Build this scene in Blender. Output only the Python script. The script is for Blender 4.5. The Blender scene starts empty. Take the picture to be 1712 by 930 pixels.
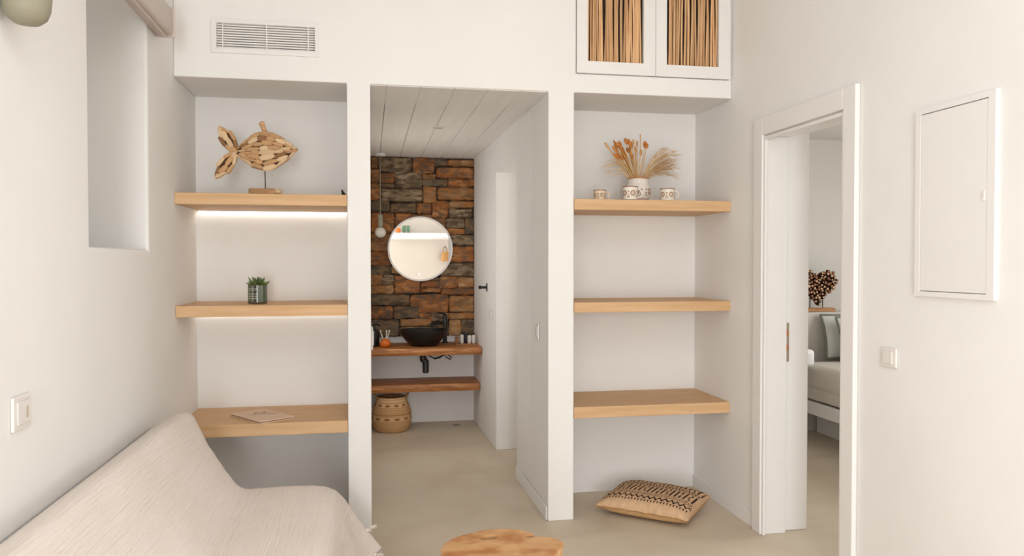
import bpy, bmesh, math, random
from mathutils import Vector, Matrix, noise, Euler

random.seed(7)
SC = bpy.context.scene
COL = SC.collection
PI = math.pi

# ------------------------------------------------------------------ camera
cam_d = bpy.data.cameras.new('camera')
cam = bpy.data.objects.new('camera', cam_d)
COL.objects.link(cam)
cam_d.sensor_fit = 'HORIZONTAL'
cam_d.sensor_width = 36.0
cam_d.lens = 36.0 * 1300.0 / 1712.0
cam_d.clip_start = 0.05
cam.location = (0.0, 0.0, 1.40)
cam.rotation_euler = (math.radians(90 - 1.17), 0.0, math.radians(-10.4))
SC.camera = cam

# ------------------------------------------------------------------ world, daylight, exposure
world = bpy.data.worlds.new('sky')
SC.world = world
world.use_nodes = True
world.node_tree.nodes['Background'].inputs[0].default_value = (0.93, 0.96, 1.0, 1)
world.node_tree.nodes['Background'].inputs[1].default_value = 1.0

def area_light(name, loc, rot, sx, sy, power, color):
    d = bpy.data.lights.new(name, 'AREA')
    d.shape = 'RECTANGLE'; d.size = sx; d.size_y = sy
    d.energy = power; d.color = color
    o = bpy.data.objects.new(name, d); COL.objects.link(o)
    o.location = loc; o.rotation_euler = rot
    return o
DAY = (0.925, 0.96, 1.0)
# daylight from glazed openings behind the photographer and an assumed bedroom window; added fills
R_ = math.radians
area_light('daylight_near_opening', (-0.32, -4.18, 1.28), (R_(90), 0, 0), 1.12, 2.45, 138, DAY)
area_light('daylight_left_opening', (-1.15, -0.85, 1.1), (R_(90+14), 0, -PI/2), 1.85, 2.0, 34, DAY)
area_light('daylight_right_opening', (2.15, -0.85, 1.1), (R_(90+28), 0, PI/2), 1.85, 2.0, 12, DAY)
area_light('fill_light_roof', (0.55, 0.0, 3.24), (0, 0, 0), 1.6, 1.6, 27, DAY)  # added overhead lamp to brighten the floor, no roof light known
area_light('daylight_bedroom_window', (4.95, 4.2, 1.5), (PI/2, 0, PI/2), 1.4, 1.4, 38, DAY)
WARM = (1.0, 0.93, 0.83)
area_light('fill_light_side_room', (1.585, 5.15, 1.45), (PI/2, 0, PI/2), 0.8, 1.2, 2.3, WARM)  # added unseen lamp in the side room to lift the hall
area_light('fill_light_hall_left', (-0.235, 5.7, 1.4), (PI/2, 0, -PI/2), 0.8, 1.0, 3.2, WARM)  # added lamp hidden behind the pillar to brighten the hall, no window known

vs = SC.view_settings
vs.view_transform = 'Standard'; vs.look = 'None'; vs.exposure = 0.04; vs.gamma = 1.0
vs.use_curve_mapping = False

# ------------------------------------------------------------------ helpers: materials
def lin(c):
    out = []
    for v in c:
        v /= 255.0
        out.append(v/12.92 if v <= 0.04045 else ((v+0.055)/1.055)**2.4)
    return (out[0], out[1], out[2], 1.0)

def mat(name, c1, c2=None, scale=8.0, stretch=(1, 1, 1), rough=0.6, bump=0.0, bscale=None, metallic=0.0,
        detail=4.0, pos=(0.35, 0.65), emis=0.0, randv=0.0, coat=0.0, spec=0.5, c3=None, distort=0.0, bstretch=None, dist=0.02):
    m = bpy.data.materials.new(name); m.use_nodes = True
    nt = m.node_tree; N = nt.nodes; L = nt.links
    b = N['Principled BSDF']
    b.inputs['Roughness'].default_value = rough
    b.inputs['Metallic'].default_value = metallic
    b.inputs['Specular IOR Level'].default_value = spec
    b.inputs['Coat Weight'].default_value = coat
    b.inputs['Base Color'].default_value = lin(c1)
    tc = N.new('ShaderNodeTexCoord')
    oi = N.new('ShaderNodeObjectInfo')
    def coords(st):
        mp = N.new('ShaderNodeMapping'); mp.inputs['Scale'].default_value = st
        L.new(tc.outputs['Object'], mp.inputs['Vector'])
        if randv > 0:
            ad = N.new('ShaderNodeVectorMath'); ad.operation = 'ADD'
            sc = N.new('ShaderNodeVectorMath'); sc.operation = 'SCALE'
            cmb = N.new('ShaderNodeCombineXYZ')
            for i in range(3): L.new(oi.outputs['Random'], cmb.inputs[i])
            L.new(cmb.outputs[0], sc.inputs[0]); sc.inputs['Scale'].default_value = 37.0
            L.new(mp.outputs[0], ad.inputs[0]); L.new(sc.outputs[0], ad.inputs[1])
            return ad.outputs[0]
        return mp.outputs[0]
    if c2 is not None:
        n = N.new('ShaderNodeTexNoise'); n.inputs['Scale'].default_value = scale
        n.inputs['Detail'].default_value = detail; n.inputs['Distortion'].default_value = distort
        L.new(coords(stretch), n.inputs['Vector'])
        r = N.new('ShaderNodeValToRGB')
        r.color_ramp.elements[0].position = pos[0]; r.color_ramp.elements[0].color = lin(c1)
        r.color_ramp.elements[1].position = pos[1]; r.color_ramp.elements[1].color = lin(c2)
        if c3 is not None:
            e = r.color_ramp.elements.new((pos[0]+pos[1])/2); e.color = lin(c3)
        L.new(n.outputs['Fac'], r.inputs['Fac'])
        outc = r.outputs['Color']
        if randv > 0:
            hs = N.new('ShaderNodeHueSaturation')
            mr = N.new('ShaderNodeMapRange')
            mr.inputs['To Min'].default_value = 1-randv; mr.inputs['To Max'].default_value = 1+randv
            L.new(oi.outputs['Random'], mr.inputs['Value']); L.new(mr.outputs[0], hs.inputs['Value'])
            L.new(outc, hs.inputs['Color']); outc = hs.outputs['Color']
        L.new(outc, b.inputs['Base Color'])
    if emis > 0:
        b.inputs['Emission Color'].default_value = lin(c1)
        b.inputs['Emission Strength'].default_value = emis
    if bump > 0:
        n2 = N.new('ShaderNodeTexNoise'); n2.inputs['Scale'].default_value = bscale or scale
        n2.inputs['Detail'].default_value = 5.0
        L.new(coords(bstretch or stretch), n2.inputs['Vector'])
        bp = N.new('ShaderNodeBump'); bp.inputs['Strength'].default_value = bump
        bp.inputs['Distance'].default_value = dist
        L.new(n2.outputs['Fac'], bp.inputs['Height']); L.new(bp.outputs['Normal'], b.inputs['Normal'])
    return m

def mat_attr(name, rough=0.6, bump=0.0, bscale=60.0, spec=0.4):
    m = mat(name, (200, 200, 200), rough=rough, bump=bump, bscale=bscale, spec=spec, dist=0.003)
    nt = m.node_tree
    a = nt.nodes.new('ShaderNodeAttribute'); a.attribute_name = 'Col'
    nt.links.new(a.outputs['Color'], nt.nodes['Principled BSDF'].inputs['Base Color'])
    return m

M = {}
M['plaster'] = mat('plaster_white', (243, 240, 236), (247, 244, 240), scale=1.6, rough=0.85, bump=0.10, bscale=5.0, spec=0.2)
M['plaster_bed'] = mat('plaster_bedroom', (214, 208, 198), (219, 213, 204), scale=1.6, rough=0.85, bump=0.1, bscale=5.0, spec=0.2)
M['plaster_shade'] = mat('plaster_shaded', (196, 188, 180), (202, 194, 186), scale=1.6, rough=0.85, bump=0.1, bscale=5.0, spec=0.2)  # plaster darkened so the backlit near wall looks shaded in the mirror
M['ceil'] = mat('painted_boards', (238, 233, 227), (242, 238, 232), scale=3, stretch=(6, 0.5, 1), rough=0.7, spec=0.25)
M['floor'] = mat('microcement', (205, 189, 166), (227, 213, 192), scale=1.5, detail=7, rough=0.5, bump=0.04, bscale=18, c3=(218, 203, 181), distort=0.6, pos=(0.3, 0.7), spec=0.3)
M['paint'] = mat('white_lacquer', (243, 239, 235), rough=0.45, spec=0.35)
M['plastic'] = mat('white_plastic', (238, 232, 226), rough=0.35)
M['oak'] = mat('oak_shelf', (212, 170, 124), (223, 185, 141), scale=5, stretch=(0.6, 9, 9), rough=0.55, detail=6, spec=0.3)
M['led'] = mat('led_strip', (255, 247, 236), emis=6.5)
M['icon'] = mat('backlit_icon', (250, 246, 238), emis=0.9)
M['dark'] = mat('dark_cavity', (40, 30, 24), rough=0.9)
M['grey_in'] = mat('vent_inside', (206, 192, 172), rough=0.8)
M['fan'] = mat('fan_dark', (40, 30, 25), rough=0.7)
M['stick'] = mat('willow_stick', (200, 152, 106), (222, 180, 134), scale=5, stretch=(4, 4, 1.0), rough=0.6, randv=0.22)
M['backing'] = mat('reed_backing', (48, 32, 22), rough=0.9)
M['walnut'] = mat('live_edge_wood', (146, 90, 48), (204, 142, 84), scale=6, stretch=(0.8, 7, 9), rough=0.5, detail=6, distort=0.8, c3=(176, 114, 62))
M['black'] = mat('matte_black', (24, 22, 21), rough=0.42)
M['blackbowl'] = mat('black_stone_bowl', (20, 19, 19), rough=0.38, bump=0.05, bscale=30)
M['mirror'] = mat('mirror_glass', (236, 236, 234), rough=0.0, metallic=1.0)
M['mortar'] = mat('dark_joint', (52, 38, 28), (30, 24, 20), scale=12, rough=0.95)
ST = {}
def stone_mat(name, c1, c2, c3, c4):
    """split schist: broad mineral patches, thin laminations and pale lichen flecks"""
    m = mat(name, c1, c2, scale=7, stretch=(1, 1, 1.7), rough=0.88, bump=0.8, bscale=22, bstretch=(1, 1, 2.2), randv=0.16, c3=c3, detail=9, distort=0.7, pos=(0.30, 0.70), dist=0.03, spec=0.2)
    nt = m.node_tree; N = nt.nodes; L = nt.links
    b = N['Principled BSDF']
    src = b.inputs['Base Color'].links[0].from_socket
    tc = N.new('ShaderNodeTexCoord'); oi = N.new('ShaderNodeObjectInfo')
    mp = N.new('ShaderNodeMapping'); mp.inputs['Scale'].default_value = (14, 14, 34)
    L.new(tc.outputs['Object'], mp.inputs['Vector'])
    n = N.new('ShaderNodeTexNoise'); n.noise_dimensions = '4D'; n.inputs['Scale'].default_value = 1.0; n.inputs['Detail'].default_value = 6
    mu = N.new('ShaderNodeMath'); mu.operation = 'MULTIPLY'; mu.inputs[1].default_value = 50
    L.new(oi.outputs['Random'], mu.inputs[0]); L.new(mu.outputs[0], n.inputs['W']); L.new(mp.outputs[0], n.inputs['Vector'])
    r = N.new('ShaderNodeValToRGB')
    r.color_ramp.elements[0].position = 0.46; r.color_ramp.elements[0].color = (0, 0, 0, 1)
    r.color_ramp.elements[1].position = 0.60; r.color_ramp.elements[1].color = (0.85, 0.85, 0.85, 1)
    L.new(n.outputs['Fac'], r.inputs['Fac'])
    mx = N.new('ShaderNodeMix'); mx.data_type = 'RGBA'
    L.new(r.outputs['Color'], mx.inputs['Factor']); L.new(src, mx.inputs['A']); mx.inputs['B'].default_value = lin(c4)
    L.new(mx.outputs['Result'], b.inputs['Base Color'])
    return m
ST['o'] = stone_mat('stone_orange', (150, 90, 50), (206, 152, 102), (180, 116, 66), (118, 92, 72))
ST['b'] = stone_mat('stone_brown', (120, 90, 62), (194, 156, 114), (156, 118, 82), (180, 122, 72))
ST['g'] = stone_mat('stone_grey', (116, 98, 78), (184, 162, 132), (146, 124, 98), (88, 72, 58))
ST['d'] = stone_mat('stone_dark', (70, 64, 56), (126, 112, 92), (96, 84, 70), (140, 110, 80))
ST['m'] = stone_mat('stone_mixed_rust', (112, 80, 56), (196, 134, 82), (158, 102, 62), (98, 86, 74))
M['drift1'] = mat('driftwood_pale', (206, 172, 132), (228, 198, 160), scale=8, stretch=(1, 1, 5), rough=0.8, randv=0.10)
M['drift2'] = mat('driftwood_tan', (176, 134, 92), (210, 166, 120), scale=8, stretch=(1, 1, 5), rough=0.8, randv=0.10)
M['drift3'] = mat('driftwood_brown', (120, 84, 52), (166, 120, 76), scale=8, stretch=(1, 1, 5), rough=0.8, randv=0.10)
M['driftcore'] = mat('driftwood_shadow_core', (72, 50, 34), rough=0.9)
M['steel'] = mat('dark_steel', (70, 60, 54), rough=0.4, metallic=0.8)
M['bark'] = mat('slice_bark', (78, 50, 32), (54, 34, 22), scale=40, rough=0.9)
M['sliceA'] = mat('slice_pale', (214, 178, 138), (190, 146, 104), scale=60, rough=0.8, randv=0.15)
M['sliceB'] = mat('slice_red', (160, 104, 70), (136, 84, 54), scale=60, rough=0.8, randv=0.15)
M['basewood'] = mat('base_wood', (176, 118, 68), (198, 142, 88), scale=10, stretch=(1, 6, 6), rough=0.6)
M['linen'] = mat('bed_linen', (214, 206, 194), (222, 215, 205), scale=3, rough=0.9, bump=0.25, bscale=3.0, spec=0.15)
M['pillowc'] = mat('pillow_linen', (214, 214, 206), (222, 222, 214), scale=4, rough=0.9, bump=0.3, bscale=6, spec=0.15)
M['sage'] = mat('sage_trim', (132, 132, 120), rough=0.9, spec=0.1)
M['leaf'] = mat('succulent_leaf', (62, 78, 36), (110, 128, 66), scale=18, rough=0.5)
M['soil'] = mat('soil', (52, 38, 28), (76, 56, 40), scale=60, rough=0.95)
M['sconce'] = mat('sage_grey_ceramic', (150, 144, 124), rough=0.55)
M['cassette'] = mat('blind_cassette', (212, 198, 188), rough=0.5)
M['jute'] = mat('basket_handle', (150, 104, 60), (190, 140, 88), scale=60, rough=0.85)
M['orange'] = mat('orange_ceramic', (222, 112, 34), rough=0.4)
M['brush'] = mat('brush_white', (222, 218, 208), rough=0.5)
M['navy'] = mat('navy_plastic', (34, 36, 48), rough=0.4)
M['kraft'] = mat('kraft_card', (150, 104, 70), rough=0.8)
M['tray'] = mat('tray_wood', (150, 96, 52), (170, 116, 68), scale=20, rough=0.5)
M['globe'] = mat('opal_globe', (236, 230, 218), rough=0.25)
M['lampgrey'] = mat('concrete_lamp_holder', (150, 144, 126), (164, 158, 140), scale=30, rough=0.8)
M['booklet'] = mat('pale_wood_cover', (226, 196, 168), (234, 206, 180), scale=4, stretch=(1, 6, 1), rough=0.7)
M['pages'] = mat('booklet_edge', (176, 128, 98), rough=0.8)
M['ink'] = mat('brown_print', (140, 96, 74), rough=0.8)
M['brass'] = mat('satin_steel', (190, 178, 156), rough=0.35, metallic=0.7)
M['copper'] = mat('raw_wood_hole', (196, 120, 76), rough=0.8)
M['strawA'] = mat('dried_grass_tan', (206, 160, 102), (222, 184, 132), scale=30, rough=0.85)
M['strawB'] = mat('dried_grass_orange', (186, 112, 44), (216, 146, 74), scale=40, rough=0.9)
M['strawC'] = mat('dried_plume_pale', (226, 200, 166), (214, 184, 146), scale=40, rough=0.9)
M['terra'] = mat('terracotta_rim', (206, 130, 82), rough=0.6)
M['glassgreen'] = mat('green_glass', (88, 130, 96), rough=0.15)
M['straw'] = mat('straw_weave', (190, 146, 92), (160, 116, 68), scale=40, rough=0.9, bump=0.4, bscale=60)
M['attr_fab'] = mat_attr('printed_fabric', rough=0.9, bump=0.3, bscale=160, spec=0.1)
M['attr_cer'] = mat_attr('painted_ceramic', rough=0.45)
M['attr_wood'] = mat_attr('olive_wood', rough=0.5, spec=0.3)
M['attr_bask'] = mat_attr('seagrass_weave', rough=0.85, bump=0.5, bscale=90, spec=0.15)
M['attr_pot'] = mat_attr('smoked_glass_pot', rough=0.12, spec=0.6)

# crinkled cotton throw: fine ridges that run along the sofa
def throw_mat():
    m = mat('crinkled_cotton', (234, 222, 212), (240, 229, 220), scale=2.5, rough=0.95, spec=0.08)
    nt = m.node_tree; N = nt.nodes; L = nt.links
    tc = N.new('ShaderNodeTexCoord')
    mp = N.new('ShaderNodeMapping'); mp.inputs['Scale'].default_value = (120, 4.2, 1)
    L.new(tc.outputs['UV'], mp.inputs['Vector'])
    n = N.new('ShaderNodeTexNoise'); n.inputs['Scale'].default_value = 1.0; n.inputs['Detail'].default_value = 3
    n.inputs['Distortion'].default_value = 0.35
    L.new(mp.outputs[0], n.inputs['Vector'])
    bp = N.new('ShaderNodeBump'); bp.inputs['Strength'].default_value = 0.7; bp.inputs['Distance'].default_value = 0.009
    L.new(n.outputs['Fac'], bp.inputs['Height'])
    L.new(bp.outputs['Normal'], N['Principled BSDF'].inputs['Normal'])
    return m
M['throw'] = throw_mat()

# ------------------------------------------------------------------ helpers: geometry
def T(loc): return Matrix.Translation(Vector(loc))

def mk(name, verts, faces, m, parent=None, smooth=False, cols=None, uvs=None, auto=None):
    me = bpy.data.meshes.new(name)
    me.from_pydata([tuple(v) for v in verts], [], faces)
    me.update()
    for mm in (m if isinstance(m, (list, tuple)) else [m]): me.materials.append(mm)
    if cols is not None:
        a = me.attributes.new('Col', 'FLOAT_COLOR', 'POINT')
        flat = []
        for c in cols: flat.extend(c)
        a.data.foreach_set('color', flat)
    if uvs is not None:
        ul = me.uv_layers.new(name='UVMap')
        for lp in me.loops: ul.data[lp.index].uv = uvs[lp.vertex_index]
    if smooth:
        me.polygons.foreach_set('use_smooth', [True]*len(me.polygons))
    o = bpy.data.objects.new(name, me); COL.objects.link(o)
    if smooth and auto:
        me.set_sharp_from_angle(angle=math.radians(auto))
    if parent is not None: adopt(o, parent)
    return o

def adopt(o, p):
    o.parent = p
    w = T(p.location)
    q = p.parent
    while q is not None:
        w = T(q.location) @ w if False else w
        q = q.parent
    # parents carry translation only and meshes are made in world coordinates
    if p.get('_world'):
        o.matrix_parent_inverse = T(-Vector(p['_world']))
    return o

def tag(o, label=None, cat=None, group=None, kind=None):
    if label: o['label'] = label
    if cat: o['category'] = cat
    if group: o['group'] = group
    if kind: o['kind'] = kind
    return o

def thing(name, loc, label=None, cat=None, group=None, kind=None):
    o = bpy.data.objects.new(name, None); COL.objects.link(o)
    o.empty_display_size = 0.05
    o.location = loc
    o['_world'] = [float(v) for v in loc]
    return tag(o, label, cat, group, kind)

def bm_obj(name, bm, m, parent=None, smooth=False, auto=None):
    bmesh.ops.recalc_face_normals(bm, faces=bm.faces[:])
    me = bpy.data.meshes.new(name); bm.to_mesh(me); bm.free()
    for mm in (m if isinstance(m, (list, tuple)) else [m]): me.materials.append(mm)
    if smooth: me.polygons.foreach_set('use_smooth', [True]*len(me.polygons))
    if smooth and auto: me.set_sharp_from_angle(angle=math.radians(auto))
    o = bpy.data.objects.new(name, me); COL.objects.link(o)
    if parent is not None: adopt(o, parent)
    return o

def add_box(bm, x0, x1, y0, y1, z0, z1, bevel=0.0, seg=2):
    vs_ = [bm.verts.new((x, y, z)) for x in (x0, x1) for y in (y0, y1) for z in (z0, z1)]
    idx = [(0, 1, 3, 2), (4, 6, 7, 5), (0, 4, 5, 1), (2, 3, 7, 6), (0, 2, 6, 4), (1, 5, 7, 3)]
    fs = [bm.faces.new([vs_[i] for i in f]) for f in idx]
    if bevel > 0:
        es = list({e for f in fs for e in f.edges})
        bmesh.ops.bevel(bm, geom=es, offset=bevel, segments=seg, affect='EDGES', profile=0.5)

def box(name, x0, x1, y0, y1, z0, z1, m, parent=None, bevel=0.003, seg=2):
    bm = bmesh.new(); add_box(bm, x0, x1, y0, y1, z0, z1, bevel, seg)
    return bm_obj(name, bm, m, parent)

def prism(name, poly, z0, z1, m, parent=None, bevel=0.0):
    bm = bmesh.new()
    a = [bm.verts.new((x, y, z0)) for x, y in poly]; b = [bm.verts.new((x, y, z1)) for x, y in poly]
    n = len(poly)
    bm.faces.new(a[::-1]); bm.faces.new(b)
    for i in range(n): bm.faces.new((a[i], a[(i+1) % n], b[(i+1) % n], b[i]))
    if bevel: bmesh.ops.bevel(bm, geom=bm.edges[:], offset=bevel, segments=2, affect='EDGES', profile=0.5)
    return bm_obj(name, bm, m, parent)

def lathe_data(profile, n=32, c=(0, 0, 0), close_top=False, close_bot=True):
    v, f = [], []
    for r, z in profile:
        for k in range(n):
            a = 2*PI*k/n
            v.append((c[0]+r*math.cos(a), c[1]+r*math.sin(a), c[2]+z))
    for i in range(len(profile)-1):
        for k in range(n):
            k2 = (k+1) % n
            f.append((i*n+k, i*n+k2, (i+1)*n+k2, (i+1)*n+k))
    if close_bot: f.append(tuple(range(n-1, -1, -1)))
    if close_top: f.append(tuple((len(profile)-1)*n+k for k in range(n)))
    return v, f

def lathe(name, profile, c, m, parent=None, n=32, close_top=False, close_bot=True, smooth=True, auto=40):
    v, f = lathe_data(profile, n, c, close_top, close_bot)
    return mk(name, v, f, m, parent, smooth, auto=auto)

def tube_data(pts, rad, n=8):
    pts = [Vector(p) for p in pts]
    if not isinstance(rad, (list, tuple)): rad = [rad]*len(pts)
    v, f = [], []
    up = None
    for i, p in enumerate(pts):
        d = (pts[min(i+1, len(pts)-1)] - pts[max(i-1, 0)]).normalized()
        if up is None:
            up = Vector((0, 0, 1)) if abs(d.z) < 0.9 else Vector((1, 0, 0))
        s = d.cross(up).normalized(); u2 = s.cross(d).normalized(); up = u2
        for k in range(n):
            a = 2*PI*k/n
            v.append(p + (s*math.cos(a) + u2*math.sin(a))*rad[i])
    for i in range(len(pts)-1):
        for k in range(n):
            k2 = (k+1) % n
            f.append((i*n+k, i*n+k2, (i+1)*n+k2, (i+1)*n+k))
    f.append(tuple(range(n-1, -1, -1))); b = (len(pts)-1)*n
    f.append(tuple(b+k for k in range(n)))
    return v, f

def tube(name, pts, rad, m, parent=None, n=8, smooth=True):
    v, f = tube_data(pts, rad, n)
    return mk(name, v, f, m, parent, smooth, auto=50)

def join_data(parts):
    V, F = [], []
    for v, f in parts:
        o = len(V); V += list(v); F += [tuple(i+o for i in q) for q in f]
    return V, F

def bez(p0, p1, p2, n):
    p0, p1, p2 = Vector(p0), Vector(p1), Vector(p2)
    return [p0*(1-t)**2 + p1*2*t*(1-t) + p2*t*t for t in [i/(n-1) for i in range(n)]]

def grid_wall(name, axis, us, zs, solid, d0, d1, m, bevel=0.006):
    """wall with real openings: us x zs cells, extruded from d0 to d1 along the other horizontal axis"""
    bm = bmesh.new(); cache = {}
    def V(i, j, s):
        k = (i, j, s)
        if k not in cache:
            u, z, d = us[i], zs[j], (d0, d1)[s]
            cache[k] = bm.verts.new((u, d, z) if axis == 'x' else (d, u, z))
        return cache[k]
    nu, nz = len(us)-1, len(zs)-1
    S = lambda i, j: 0 <= i < nu and 0 <= j < nz and solid(i, j)
    for i in range(nu):
        for j in range(nz):
            if not S(i, j): continue
            bm.faces.new((V(i, j, 0), V(i+1, j, 0), V(i+1, j+1, 0), V(i, j+1, 0)))
            bm.faces.new((V(i, j, 1), V(i, j+1, 1), V(i+1, j+1, 1), V(i+1, j, 1)))
            if not S(i-1, j): bm.faces.new((V(i, j, 0), V(i, j+1, 0), V(i, j+1, 1), V(i, j, 1)))
            if not S(i+1, j): bm.faces.new((V(i+1, j, 0), V(i+1, j, 1), V(i+1, j+1, 1), V(i+1, j+1, 0)))
            if not S(i, j-1): bm.faces.new((V(i, j, 0), V(i, j, 1), V(i+1, j, 1), V(i+1, j, 0)))
            if not S(i, j+1): bm.faces.new((V(i, j+1, 0), V(i+1, j+1, 0), V(i+1, j+1, 1), V(i, j+1, 1)))
    bmesh.ops.recalc_face_normals(bm, faces=bm.faces[:])
    bmesh.ops.dissolve_limit(bm, angle_limit=0.02, verts=bm.verts[:], edges=bm.edges[:])
    if bevel:
        es = [e for e in bm.edges if len(e.link_faces) == 2 and e.calc_face_angle(0) > 0.5]
        bmesh.ops.bevel(bm, geom=es, offset=bevel, segments=2, affect='EDGES', profile=0.5, clamp_overlap=True)
    bmesh.ops.triangulate(bm, faces=[f for f in bm.faces if len(f.verts) > 4])
    o = bm_obj(name, bm, m)
    return tag(o, kind='structure')

# ------------------------------------------------------------------ the setting
XL, XR, YF, YB = -0.94, 1.99, 4.065, 4.55
ZT, ZC = 2.312, 3.15

fl = box('floor', -1.45, 5.1, -4.4, 7.0, -0.10, 0.0, M['floor'], bevel=0); tag(fl, kind='structure')
bm = bmesh.new()      # ceiling with a square hole added for the overhead fill lamp behind the camera
for (a, b_, c, d) in ((-1.4, -0.3, -4.4, 4.7), (1.4, 2.3, -4.4, 4.7), (-0.3, 1.4, -4.4, -0.85), (-0.3, 1.4, 0.85, 4.7)):
    add_box(bm, a, b_, c, d, ZC, ZC+0.1)
tag(bm_obj('ceiling', bm, M['plaster']), kind='structure')

# far wall with the hall opening, the two shelf niches, the vent hole and the cupboard hole
xs = [XL, -0.738, -0.265, -0.11, 0.008, 0.944, 1.086, 1.096, 1.976, XR]
zs = [0, ZT, 2.414, 2.459, 2.583, 3.06, ZC]
def far_solid(i, j):
    x = (xs[i]+xs[i+1])/2; z = (zs[j]+zs[j+1])/2
    if z < ZT: return -0.11 < x < 0.008 or 0.944 < x < 1.086
    if -0.738 < x < -0.265 and 2.459 < z < 2.583: return False
    if 1.096 < x < 1.976 and 2.414 < z < 3.06: return False
    return True
grid_wall('wall_far', 'x', xs, zs, far_solid, YF, YB, M['plaster'], 0.006)
for nm, a, b_ in (('wall_niche_left', XL-0.02, -0.06), ('wall_niche_right', 1.08, XR+0.02)):
    tag(box(nm, a, b_, YB, YB+0.1, 0, ZC, M['plaster'], bevel=0), kind='structure')

# left wall with the window recess and the glazed opening behind the camera
ys = [-4.4, -1.8, 0.1, 2.88, 3.60, 4.65]
zl = [0, 1.453, 2.25, 2.95, ZC]
def left_solid(i, j):
    y = (ys[i]+ys[i+1])/2; z = (zl[j]+zl[j+1])/2
    if -1.8 < y < 0.1 and z < 2.25: return False
    if 2.88 < y < 3.60 and 1.453 < z < 2.95: return False
    return True
wl = grid_wall('wall_left', 'y', ys, zl, left_solid, XL, -1.33, M['plaster'], 0.012)
# recess: hand-plastered, the near edge leans a little
w1 = thing('window_1', (-1.30, 3.24, 1.453), kind='structure')
box('window_frame', -1.345, -1.315, 2.88, 3.60, 1.453, 2.95, M['paint'], w1)
box('shutter', -1.314, -1.30, 2.92, 3.235, 1.49, 2.91, M['paint'], w1)
box('shutter', -1.314, -1.30, 3.245, 3.56, 1.49, 2.91, M['paint'], w1)

# right wall with the bedroom door and the glazed opening behind the camera
yr = [-4.4, -1.8, 0.1, 2.96, 3.70, 4.65]
zr = [0, 2.07, 2.25, ZC]
def right_solid(i, j):
    y = (yr[i]+yr[i+1])/2; z = (zr[j]+zr[j+1])/2
    if -1.8 < y < 0.1 and z < 2.25: return False
    if 2.96 < y < 3.70 and z < 2.07: return False
    return True
grid_wall('wall_right', 'y', yr, zr, right_solid, XR, 2.25, M['plaster'], 0.006)
# wall behind the camera, with a glazed opening; its shade is put into the plaster colour
xn = [-1.33, -0.90, 0.26, 2.25]
grid_wall('wall_near', 'x', xn, [0, 2.75, ZC], lambda i, j: not (i == 1 and j == 0), -4.20, -4.40, M['plaster_shade'], 0.006)

# hall behind the opening
grid_wall('wall_hall_left', 'y', [YB+0.1, 5.25, 6.15, 6.82], [0, 0.85, 1.95, 2.45], lambda i, j: not (i == 1 and j == 1), -0.11, -0.25, M['plaster'], 0.004)  # opening added for the hall fill lamp
tag(prism('wall_hall_right', [(0.944, YB), (1.086, YB), (1.086, YB+0.1), (1.25, YB+0.1), (1.25, 4.93), (0.936, 4.93)], 0, 2.45, M['plaster'], bevel=0.003), kind='structure')
tag(prism('wall_hall_lintel', [(0.936, 4.93), (1.25, 4.93), (1.25, 5.70), (0.927, 5.70)], 2.065, 2.45, M['plaster']), kind='structure')
tag(prism('wall_hall_end_right', [(0.927, 5.70), (1.6, 5.70), (1.6, 6.9), (0.905, 6.9)], 0, 2.45, M['plaster'], bevel=0.003), kind='structure')
tag(box('wall_side_room', 1.6, 1.7, 4.6, 5.75, 0, 2.45, M['plaster'], bevel=0), kind='structure')
tag(box('ceiling_side_room', 1.25, 1.7, 4.6, 5.72, 2.35, 2.45, M['plaster'], bevel=0), kind='structure')
tag(box('wall_hall_end', -0.25, 1.6, 6.82, 6.95, 0, 2.45, M['plaster'], bevel=0), kind='structure')
hc = thing('ceiling_hall', (0.4, 5.5, 2.33), kind='structure')
box('ceiling_deck', -0.11, 0.944, YB, 6.82, 2.335, 2.42, M['ceil'], hc, bevel=0)
x = -0.109
for wv in (0.20, 0.175, 0.18, 0.175, 0.175, 0.145):
    x1 = min(x+wv, 0.943)
    box('plank', x+0.0012, x1-0.0012, YF+0.012, 6.81, ZT-0.004, ZT+0.018, M['ceil'], hc, bevel=0.004)
    x = x1

# skirting strips
def strip(name, poly): tag(prism(name, poly, 0.0, 0.075, M['plaster'], bevel=0.002), kind='structure')
strip('baseboard_hall_right', [(0.936, YF+0.02), (0.9435, YF+0.02), (0.9355, 4.925), (0.929, 4.925)])
strip('baseboard_niche_right', [(XR-0.008, 3.775), (XR-0.0005, 3.775), (XR-0.0005, YB-0.001), (XR-0.008, YB-0.001)])

# bedroom shell
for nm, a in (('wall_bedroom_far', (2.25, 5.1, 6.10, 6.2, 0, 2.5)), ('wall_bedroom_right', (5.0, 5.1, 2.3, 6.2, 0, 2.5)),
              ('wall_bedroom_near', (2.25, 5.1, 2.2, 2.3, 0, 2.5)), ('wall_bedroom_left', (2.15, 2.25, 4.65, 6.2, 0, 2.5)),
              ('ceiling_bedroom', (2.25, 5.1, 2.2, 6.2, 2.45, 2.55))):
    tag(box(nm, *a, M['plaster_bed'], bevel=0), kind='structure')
ledge = box('wall_headboard_ledge', 2.26, 4.99, 5.85, 6.10, 0, 0.985, M['plaster_bed'], bevel=0.01); tag(ledge, kind='structure')

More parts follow.
